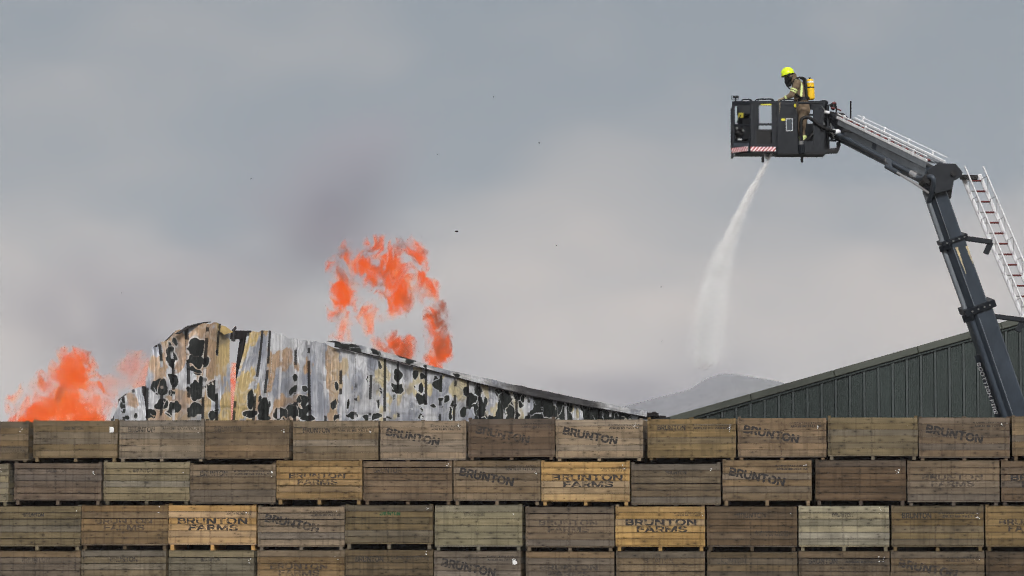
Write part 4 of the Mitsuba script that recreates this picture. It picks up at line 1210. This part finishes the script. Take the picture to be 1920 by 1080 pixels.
for sgn, sh, el, wr, kn, an in wrists:
    # reflective bands
    d = (el - sh) / np.linalg.norm(el - sh)
    c = sh + (el - sh) * 0.66
    put(who, "arm_band", tube([c - d * 0.05, c - d * 0.012], [0.084, 0.082], 18, False), "reflective", 40)
    put(who, "arm_band", tube([c + d * 0.005, c + d * 0.035], [0.081, 0.079], 18, False), "reflective", 40)
    d2 = (wr - el) / np.linalg.norm(wr - el)
    put(who, "cuff_band", tube([wr - d2 * 0.07, wr - d2 * 0.03], [0.056, 0.054], 16, False), "reflective", 40)
    dl = (an - kn) / np.linalg.norm(an - kn)
    c = kn + (an - kn) * 0.32
    put(who, "leg_band", tube([c, c + dl * 0.055], [0.089, 0.087], 18, False), "reflective", 40)
    put(who, "leg_band", tube([c + dl * 0.07, c + dl * 0.10], [0.087, 0.086], 18, False), "reflective", 40)
    boot = chain([((an + [0.01, 0, 0.02], 0.068), (an + [0.02, 0, -0.045], 0.060)), ((an + [0.02, 0, -0.05], 0.055), (an + [-0.16, 0, -0.062], 0.042))], 0.02, 4)
    put(who, "boot", boot, "black_rubber", 60)
    # gloved hand on the rail: palm, four fingers curled over it, a thumb on the inner side
    pm = wr + np.array([-0.055, 0, -0.012])
    hs = [((wr, 0.034), (pm, 0.033)), ((pm + [0, -0.025, 0], 0.026), (pm + [-0.03, -0.025, -0.005], 0.022)), ((pm + [0, 0.025, 0], 0.026), (pm + [-0.03, 0.025, -0.005], 0.022))]
    for q, ln in zip((-0.036, -0.012, 0.012, 0.036), (0.85, 1.0, 0.95, 0.75)):
        a0 = pm + [-0.035, q, 0.0]
        a1 = a0 + np.array([-0.035 * ln, 0, -0.008])
        a2 = a1 + np.array([-0.012, 0, -0.028 * ln])
        a3 = a2 + np.array([0.012, 0, -0.022 * ln])
        hs += [((a0, 0.0125), (a1, 0.0115)), ((a1, 0.0115), (a2, 0.0105)), ((a2, 0.0105), (a3, 0.009))]
    t0 = pm + [0.0, -sgn * 0.035, -0.008]
    hs += [((t0, 0.014), (t0 + [-0.03, -sgn * 0.018, -0.018], 0.0125)), ((t0 + [-0.03, -sgn * 0.018, -0.018], 0.0125), (t0 + [-0.05, -sgn * 0.012, -0.042], 0.0105))]
    put(who, "glove", chain(hs, 0.006, 4), "glove_tan", 60)
# shoulder and back stripe
st_ = spline([hp_(742, 252, YB - 0.13), hp_(772, 258, YB - 0.165), hp_(797, 292, YB - 0.175), hp_(800, 340, YB - 0.168), hp_(796, 392, YB - 0.16)], 18)
put(who, "shoulder_band", cat(*[cbox(0.055, 0.03, 0.05, 0.01).apply_translation(p) for p in st_[::1]]), "reflective", 40)
# helmet with brim, side badge and neck cover
hc = hp_(672, 186, YB)
hm = ball([0, 0, 0], 1.0, 3)
v = hm.vertices
v = v * np.array([0.148, 0.122, 0.130])
low_ = v[:, 2] < -0.035
v[low_, 2] = -0.035 + (v[low_, 2] + 0.035) * 0.28
v[:, 0] += np.where(v[:, 2] < 0.0, -0.012 * np.clip(-v[:, 0] / 0.14, 0, 1), 0)
ang = math.radians(-16)
R = np.array([[math.cos(ang), 0, math.sin(ang)], [0, 1, 0], [-math.sin(ang), 0, math.cos(ang)]])
put(who, "helmet", trimesh.Trimesh(hc + v @ R.T, hm.faces), "helmet_yellow", True, label="bright yellow green fire helmet")
rim = np.array([[0.146 * math.cos(t), 0.121 * math.sin(t), -0.040] for t in np.linspace(0, 2 * np.pi, 33)])
put(who, "helmet_rim", tube(hc + rim @ R.T, 0.013, 8, False), "black_rubber", 40)
put(who, "helmet_ridge", tube(hc + np.array([[0.142 * math.cos(t), 0.0, 0.004 + 0.128 * math.sin(t)] for t in np.linspace(0.35, 2.75, 16)]) @ R.T, 0.016, 8), "helmet_yellow", 40)
put(who, "helmet_badge", cbox(0.045, 0.03, 0.085, 0.012).apply_transform(trimesh.transformations.rotation_matrix(0.35, [0, 1, 0])).apply_translation(hp_(684, 200, YB - 0.112)), "black_rubber")
put(who, "neck_cover", chain([((hp_(722, 205, YB), 0.075), (hp_(728, 235, YB), 0.085)), ((hp_(728, 235, YB), 0.085), (hp_(742, 262, YB), 0.095))], 0.02, 6), "suit_tan", 60)
put(who, "face_mask", chain([((hp_(672, 228, YB), 0.078), (hp_(668, 262, YB), 0.060)), ((hp_(664, 262, YB), 0.050), (hp_(672, 300, YB), 0.030)), ((hp_(700, 225, YB), 0.09), (hp_(676, 240, YB), 0.078)), ((hp_(700, 240, YB), 0.06), (hp_(688, 290, YB), 0.045))], 0.015, 5), "black_rubber", 60)
put(who, "air_hose", tube(spline([hp_(672, 300, YB - 0.03), hp_(690, 325, YB - 0.12), hp_(735, 355, YB - 0.19), hp_(775, 395, YB - 0.18)], 16), 0.014, 8), "black_rubber", 50)
# harness, back plate, cylinder
put(who, "back_plate", cat(beam(hp_(826, 235, YB), hp_(842, 420, YB), 0.30, 0.06, (1, 0, 0), 0.02), beam(hp_(790, 225, YB - 0.08), hp_(836, 250, YB - 0.08), 0.06, 0.05), beam(hp_(790, 225, YB + 0.08), hp_(836, 250, YB + 0.08), 0.06, 0.05)), "black_rubber")
for sgn in (-1, 1):
    put(who, "harness_strap", tube(spline([hp_(838, 240, YB + sgn * 0.10), hp_(790, 222, YB + sgn * 0.12), hp_(748, 236, YB + sgn * 0.13), hp_(722, 270, YB + sgn * 0.13), hp_(728, 340, YB + sgn * 0.15), hp_(780, 400, YB + sgn * 0.17), hp_(840, 405, YB + sgn * 0.12)], 26), 0.022, 8), "black_rubber", 50)
put(who, "waist_belt", tube([hp_(806, 415, YB), hp_(812, 440, YB)], [0.170, 0.172], 24, False), "black_rubber", 40)
cy0, cy1 = hp_(888, 425, YB), hp_(876, 236, YB)
cyd = (cy1 - cy0) / np.linalg.norm(cy1 - cy0)
Lc = np.linalg.norm(cy1 - cy0)
put(who, "air_cylinder", tube([cy0 + cyd * t * Lc for t in (-0.02, 0.02, 0.08, 0.88, 0.94, 0.985, 1.0)], [0.05, 0.075, 0.087, 0.087, 0.078, 0.05, 0.02], 24), "cylinder_yellow", 40, label="yellow air cylinder")
put(who, "cylinder_strap", tube([cy0 + cyd * 0.54 * Lc, cy0 + cyd * 0.60 * Lc], [0.091, 0.091], 24, False), "black_rubber", 40)
put(who, "cylinder_label", tube([cy0 + cyd * 0.80 * Lc, cy0 + cyd * 0.88 * Lc], [0.0885, 0.0885], 24, False), "white_metal", 40)
put(who, "cylinder_valve", tube([cy1 - cyd * 0.005, cy1 + cyd * 0.03], 0.022, 10), "black_rubber", 40)

# ---------------------------------------------------------------- particles: water jet, flames
TET = np.array([[1, 1, 1], [1, -1, -1], [-1, 1, -1], [-1, -1, 1.0]]) / math.sqrt(3)
TETF = np.array([[0, 1, 2], [0, 3, 1], [0, 2, 3], [1, 3, 2]])


def specks(points, size, rng):
    """One mesh of small four-sided specks at the points, each turned at random."""
    n = len(points)
    q = rng.normal(size=(n, 4))
    q /= np.linalg.norm(q, axis=1, keepdims=True)
    w, x, y, z = q.T
    Rm = np.stack([1 - 2 * (y * y + z * z), 2 * (x * y - z * w), 2 * (x * z + y * w), 2 * (x * y + z * w), 1 - 2 * (x * x + z * z), 2 * (y * z - x * w), 2 * (x * z - y * w), 2 * (y * z + x * w), 1 - 2 * (x * x + y * y)], 1).reshape(n, 3, 3)
    v = np.einsum("nij,kj->nki", Rm, TET) * np.asarray(size).reshape(-1, 1, 1)
    v = v + points[:, None]
    f = TETF[None] + 4 * np.arange(n)[:, None, None]
    return v.reshape(-1, 3), f.reshape(-1, 3)


scene["spray_white"] = {"type": "diffuse", "reflectance": rgb(0.985, 0.987, 0.99)}
rng = np.random.default_rng(5)
path = np.array([at(1446, 288, 64.75), at(1428, 322, 64.78), at(1404, 365, 64.82), at(1378, 416, 64.88), at(1356, 470, 64.95), at(1340, 524, 65.05), at(1329, 580, 65.15), at(1323, 640, 65.3), at(1320, 700, 65.5)])
pp = spline(path, 400)
def on_path(t):
    return np.stack([np.interp(t, np.linspace(0, 1, 400), pp[:, k]) for k in range(3)], 1)


def jet(n, spread, r0, r1, fall, lead_share, trail_share):
    t = rng.random(n) ** 0.95
    clump = meshkit.fbm(np.stack([t * 38, t * 0, t * 0], -1), 3, 4)
    wid = (0.020 + 0.098 * t ** 1.1) * (0.45 + 1.2 * clump)
    P = on_path(t) + rng.normal(size=(n, 3)) * wid[:, None] * spread
    trail = np.abs(rng.normal(size=n)) * (0.015 + 0.19 * t) * (rng.random(n) < trail_share)
    lead = rng.random(n) * 0.22 * t ** 1.1 * ((clump > 0.53) & (rng.random(n) < lead_share * 1.4))
    P[:, 0] += trail - lead
    P[:, 2] += 0.12 * trail
    dens = meshkit.fbm(P * [3.4, 3.4, 2.8], 3, 9)
    keep = rng.random(n) < np.interp(t, *fall) * np.clip(0.25 + 2.6 * (dens - 0.32), 0.05, 1)
    r = rng.uniform(r0, r1, n) * (0.55 + 0.9 * t)
    keep &= P[:, 2] > at(1320, 695, 65.5)[2] + 0.25 * rng.random(n)
    return P[keep], r[keep]


for part, args in dict(stream=(230000, 0.62, 0.0065, 0.0115, ([0, 0.10, 0.3, 0.55, 0.75, 0.9], [0.45, 0.55, 0.85, 0.85, 0.50, 0.10]), 0.08, 0.16), spray=(80000, 0.95, 0.005, 0.009, ([0, 0.2, 0.45, 0.7, 0.9, 1.0], [0.05, 0.12, 0.40, 0.55, 0.30, 0.05]), 0.35, 0.45),
                       mist=(70000, 1.2, 0.003, 0.006, ([0, 0.1, 0.45, 0.6, 0.9, 1.0], [0.10, 0.16, 0.35, 0.50, 0.50, 0.3]), 0.30, 0.80)).items():
    put("water_jet", part, specks(*jet(*args), rng), "spray_white", kind="stuff")
lab("water_jet", "white jet of water arcing down from beneath the cage", "water jet")

for k in ("flame_core", "flame_mid", "flame_pale", "flame_brown", "flame_bright"):
    scene[k] = {"type": "diffuse", "reflectance": rgb(0.02, 0.01, 0.01)}
FLAME = {k: np.array(c) / 2 ** exposure for k, c in dict(flame_core=(0.80, 0.090, 0.006), flame_mid=(0.98, 0.185, 0.050), flame_pale=(1.0, 0.34, 0.16), flame_brown=(0.33, 0.068, 0.024), flame_bright=(1.05, 0.32, 0.07)).items()}


def flame(label, blobs, Y, depth, seed, hot=0.0, soot=0.0, thr=0.0, freq=1.5, thick=3.2, r=0.0053):
    """A body of fire: specks of burning gas gathered where a warped noise is dense; blobs: (px, py, rx, ry, weight)."""
    rng = np.random.default_rng(seed)
    B = [(at(px, py, Y), rx / F * Y, ry / F * Y, w) for px, py, rx, ry, w in blobs]
    key = thing("flame", label, "flame", "flames behind the burnt shed")
    lo_ = np.min([c - [rx, depth, rz] for c, rx, rz, w in B], axis=0)
    hi_ = np.max([c + [rx, depth, rz] for c, rx, rz, w in B], axis=0)
    sigma = thick / (2 * depth)                                   # optical thickness per metre where the fire is densest
    count = int(sigma / (1.155 * r * r) * np.prod(hi_ - lo_))
    g4 = 1.1673039782614187                                       # an even, not clumpy, spread of points
    U4 = (rng.random(4) + np.arange(count)[:, None] * (1 / g4) ** np.arange(1, 5)) % 1
    P = lo_ + (U4[:, :3] + 0.0) * (hi_ - lo_)
    fall = np.zeros(count)
    for c, rx, rz, w in B:
        e = (P - c) / [rx, depth, rz]
        fall = np.maximum(fall, w * np.clip(1.15 - np.linalg.norm(e, axis=1), 0, 1))
    near = fall > 0.02
    P, fall, dice = P[near], fall[near], U4[near, 3]
    sq = P * [1.0, 0.5, 0.62] * freq
    w1 = np.stack([meshkit.fbm(sq * 0.9 + k * 7.7, 2, seed + k) for k in range(3)], -1) - 0.5
    w2 = np.stack([meshkit.fbm(sq * 3.0 + w1 * 2 + k * 3.1, 2, seed + 9 + k) for k in range(3)], -1) - 0.5
    Q = sq + 1.5 * w1 + 0.42 * w2
    n1 = sum(0.62 ** o * (meshkit.noise(Q * 2.05 ** o * 1.3 + o * 11, seed + 20 + o) - 0.5) for o in range(6))
    fil = 1 - np.abs(2 * meshkit.fbm(Q * 2.9 + 5, 4, seed + 31) - 1)
    fi2 = 1 - np.abs(2 * meshkit.fbm(Q * [6.5, 6.5, 4.2] + 9, 3, seed + 35) - 1)
    dn = 1.50 * fall + 1.10 * n1 + 1.7 * (fil - 0.78) + 1.35 * (fi2 - 0.78) - 0.26 - thr
    keep = dice < np.clip(dn, 0, 1) ** 1.35
    P, dn, Q = P[keep], dn[keep], Q[keep]
    hue = dn + 1.3 * (meshkit.fbm(Q * 2.6 + 3, 4, seed + 50) - 0.5) + hot + 0.12 * rng.normal(size=len(P))
    brown = meshkit.fbm(Q * 1.2 + 11, 4, seed + 60) + soot + 0.05 * rng.normal(size=len(P)) > 0.62
    bright = meshkit.fbm(Q * 3.4 + 17, 4, seed + 66) > 0.56
    cls = np.where(brown, 3, np.where(hue > 0.52, 0, np.where(bright, 4, np.where(hue > 0.22, 1, 2))))
    for k, (nm, em) in enumerate((("core", "flame_core"), ("tongue", "flame_mid"), ("wisp", "flame_pale"), ("sooty_wisp", "flame_brown"), ("bright_lick", "flame_bright"))):
        sel = cls == k
        if sel.sum() > 20:
            put(key, nm, specks(P[sel], r * rng.uniform(0.7, 1.3, sel.sum()), rng), em, emitter={"type": "area", "radiance": rgb(*FLAME[em])}, kind="stuff")
    return key


flame("large coral red flame leaping above the crates at far left", [(120, 768, 105, 62, 1.0), (138, 702, 44, 56, 0.9), (165, 792, 50, 42, 1.0), (60, 794, 52, 30, 0.8), (76, 735, 16, 40, 0.55), (178, 745, 28, 40, 0.55)], 74.0, 0.42, 3, -0.06, -0.06, thick=4.0)
flame("small pale flame left of the curled shed wall", [(250, 688, 38, 32, 0.75), (208, 716, 44, 16, 0.5), (264, 716, 28, 22, 0.5)], 74.5, 0.5, 12, -0.4, -0.2, thick=1.1)
flame("thin tongue of flame inside the gap of the burnt wall", [(434, 778, 20, 60, 1.0), (440, 720, 14, 40, 0.6)], 69.9, 0.3, 15, 0.05, -0.3)
flame("ragged orange flame high above the burnt roof", [(728, 502, 62, 48, 1.0), (685, 498, 76, 26, 0.85), (646, 535, 28, 64, 0.85), (650, 486, 18, 36, 0.6), (744, 545, 34, 52, 0.85), (678, 584, 62, 24, 0.55), (632, 578, 20, 36, 0.6), (722, 468, 56, 28, 0.55), (778, 480, 26, 42, 0.8), (792, 522, 14, 44, 0.65), (802, 546, 24, 26, 0.7)], 80.0, 0.24, 21, 0.10, 0.03, thr=0.09, freq=2.1, thick=3.4)
flame("reddish brown flame curling up over the shed verge", [(818, 606, 26, 46, 0.85), (824, 652, 26, 42, 0.9), (812, 674, 20, 22, 0.7)], 80.5, 0.22, 41, 0.05, 0.12, thr=0.08, freq=2.1)
flame("low orange flame just above the middle of the shed verge", [(750, 645, 38, 28, 0.9), (758, 660, 30, 26, 0.9), (718, 645, 22, 24, 0.45)], 80.0, 0.22, 52, 0.08, 0.04, thr=0.10, freq=2.1)
flame("faint salmon flame above the start of the verge", [(645, 616, 16, 28, 0.75), (640, 632, 26, 14, 0.55), (690, 618, 12, 34, 0.5)], 80.0, 0.2, 61, -0.4, -0.3, thr=0.08, thick=1.6, freq=2.2)

# flakes of ash in the air
for k, (px, py, s) in enumerate([(1011, 268, 0.030), (838, 312, 0.024), (857, 434, 0.05), (820, 289, 0.020), (228, 549, 0.024), (1240, 538, 0.026), (1043, 461, 0.022), (471, 335, 0.020), (1241, 640, 0.02), (926, 182, 0.018)]):
    rr = np.random.default_rng(70 + k)
    m = trimesh.convex.convex_hull(rr.normal(size=(9, 3)) * np.array([s, s, s * 0.5]) * 0.7)
    m.apply_translation(at(px, py, 78))
    key = thing("ash_flake", "dark flake of ash floating in the smoky air", "ash flake", "ash flakes in the air")
    put(None, key, m, "char_and_shade")

# ---------------------------------------------------------------- smoke and air
lo, hi = np.array([-26.0, 68.2, 0.02]), np.array([24.0, 96.0, 19.0])
nx, ny, nz = 150, 40, 96
xs, ys, zs = (lo[k] + (np.arange(n) + 0.5) / n * (hi[k] - lo[k]) for k, n in enumerate((nx, ny, nz)))
Zg, Yg, Xg = np.meshgrid(zs, ys, xs, indexing="ij")
Pg = np.stack([Xg, Yg, Zg], -1)
warp = np.stack([meshkit.fbm(Pg * 0.22 + k * 5, 3, 80 + k) for k in range(3)], -1) - 0.5
Pw = Pg + warp * [3.0, 2.0, 3.0]
turb = meshkit.fbm(Pw * [0.5, 0.4, 0.55], 5, 90)
field = np.zeros_like(Xg)
for px, py, Y, rx, ry, rz, w in [(600, 345, 86, 135, 5, 120, 0.80), (530, 430, 86, 100, 4, 90, 0.4), (700, 250, 87, 120, 5, 80, 0.35), (680, 500, 84, 90, 4, 90, 0.25), (170, 590, 84, 140, 5, 90, 0.42), (240, 640, 84, 110, 5, 70, 0.36), (420, 560, 86, 160, 5, 90, 0.25),
                                 (1200, 735, 86, 160, 5, 36, 0.30), (1320, 690, 84, 90, 5, 50, 0.25), (1080, 765, 88, 160, 5, 26, 0.35), (850, 640, 88, 160, 5, 90, 0.2)]:
    c = at(px, py, Y)
    e = (Pw - c) / [rx / F * Y, ry, rz / F * Y]
    field += w * np.exp(-1.6 * (e ** 2).sum(-1))
dens = field * np.clip((turb - 0.36) * 5.0, 0, 1.9)
edge_ = np.minimum.reduce([Xg - lo[0], hi[0] - Xg, (Yg - lo[1]) * 0.8, hi[1] - Yg, hi[2] - Zg])
dens *= np.clip(edge_ / 2.0, 0, 1)
dens = (dens * 0.46).astype(np.float32)
scene["smoke_air"] = {"type": "heterogeneous", "albedo": rgb(0.665, 0.675, 0.755),
                      "sigma_t": {"type": "gridvolume", "grid": mi.VolumeGrid(np.ascontiguousarray(dens[..., None])), "to_world": T().translate(lo.tolist()).scale((hi - lo).tolist()), "filter_type": "trilinear"}}
scene["smoke"] = {"type": "cube", "to_world": T().translate(((lo + hi) / 2).tolist()).scale(((hi - lo) / 2).tolist()), "bsdf": {"type": "null"}, "interior": {"type": "ref", "id": "smoke_air"}, "exterior": {"type": "ref", "id": "haze_air"}}
lab("smoke", "thin purplish grey smoke drifting from the fire", "smoke", None, "stuff")
scene["haze"] = {"type": "cube", "to_world": T().translate([0, 900, 119]).scale([9000, 9000, 121.0]), "bsdf": {"type": "null"}, "interior": {"type": "ref", "id": "haze_air"}}
lab("haze", "thin haze in the air", "haze", None, "stuff")
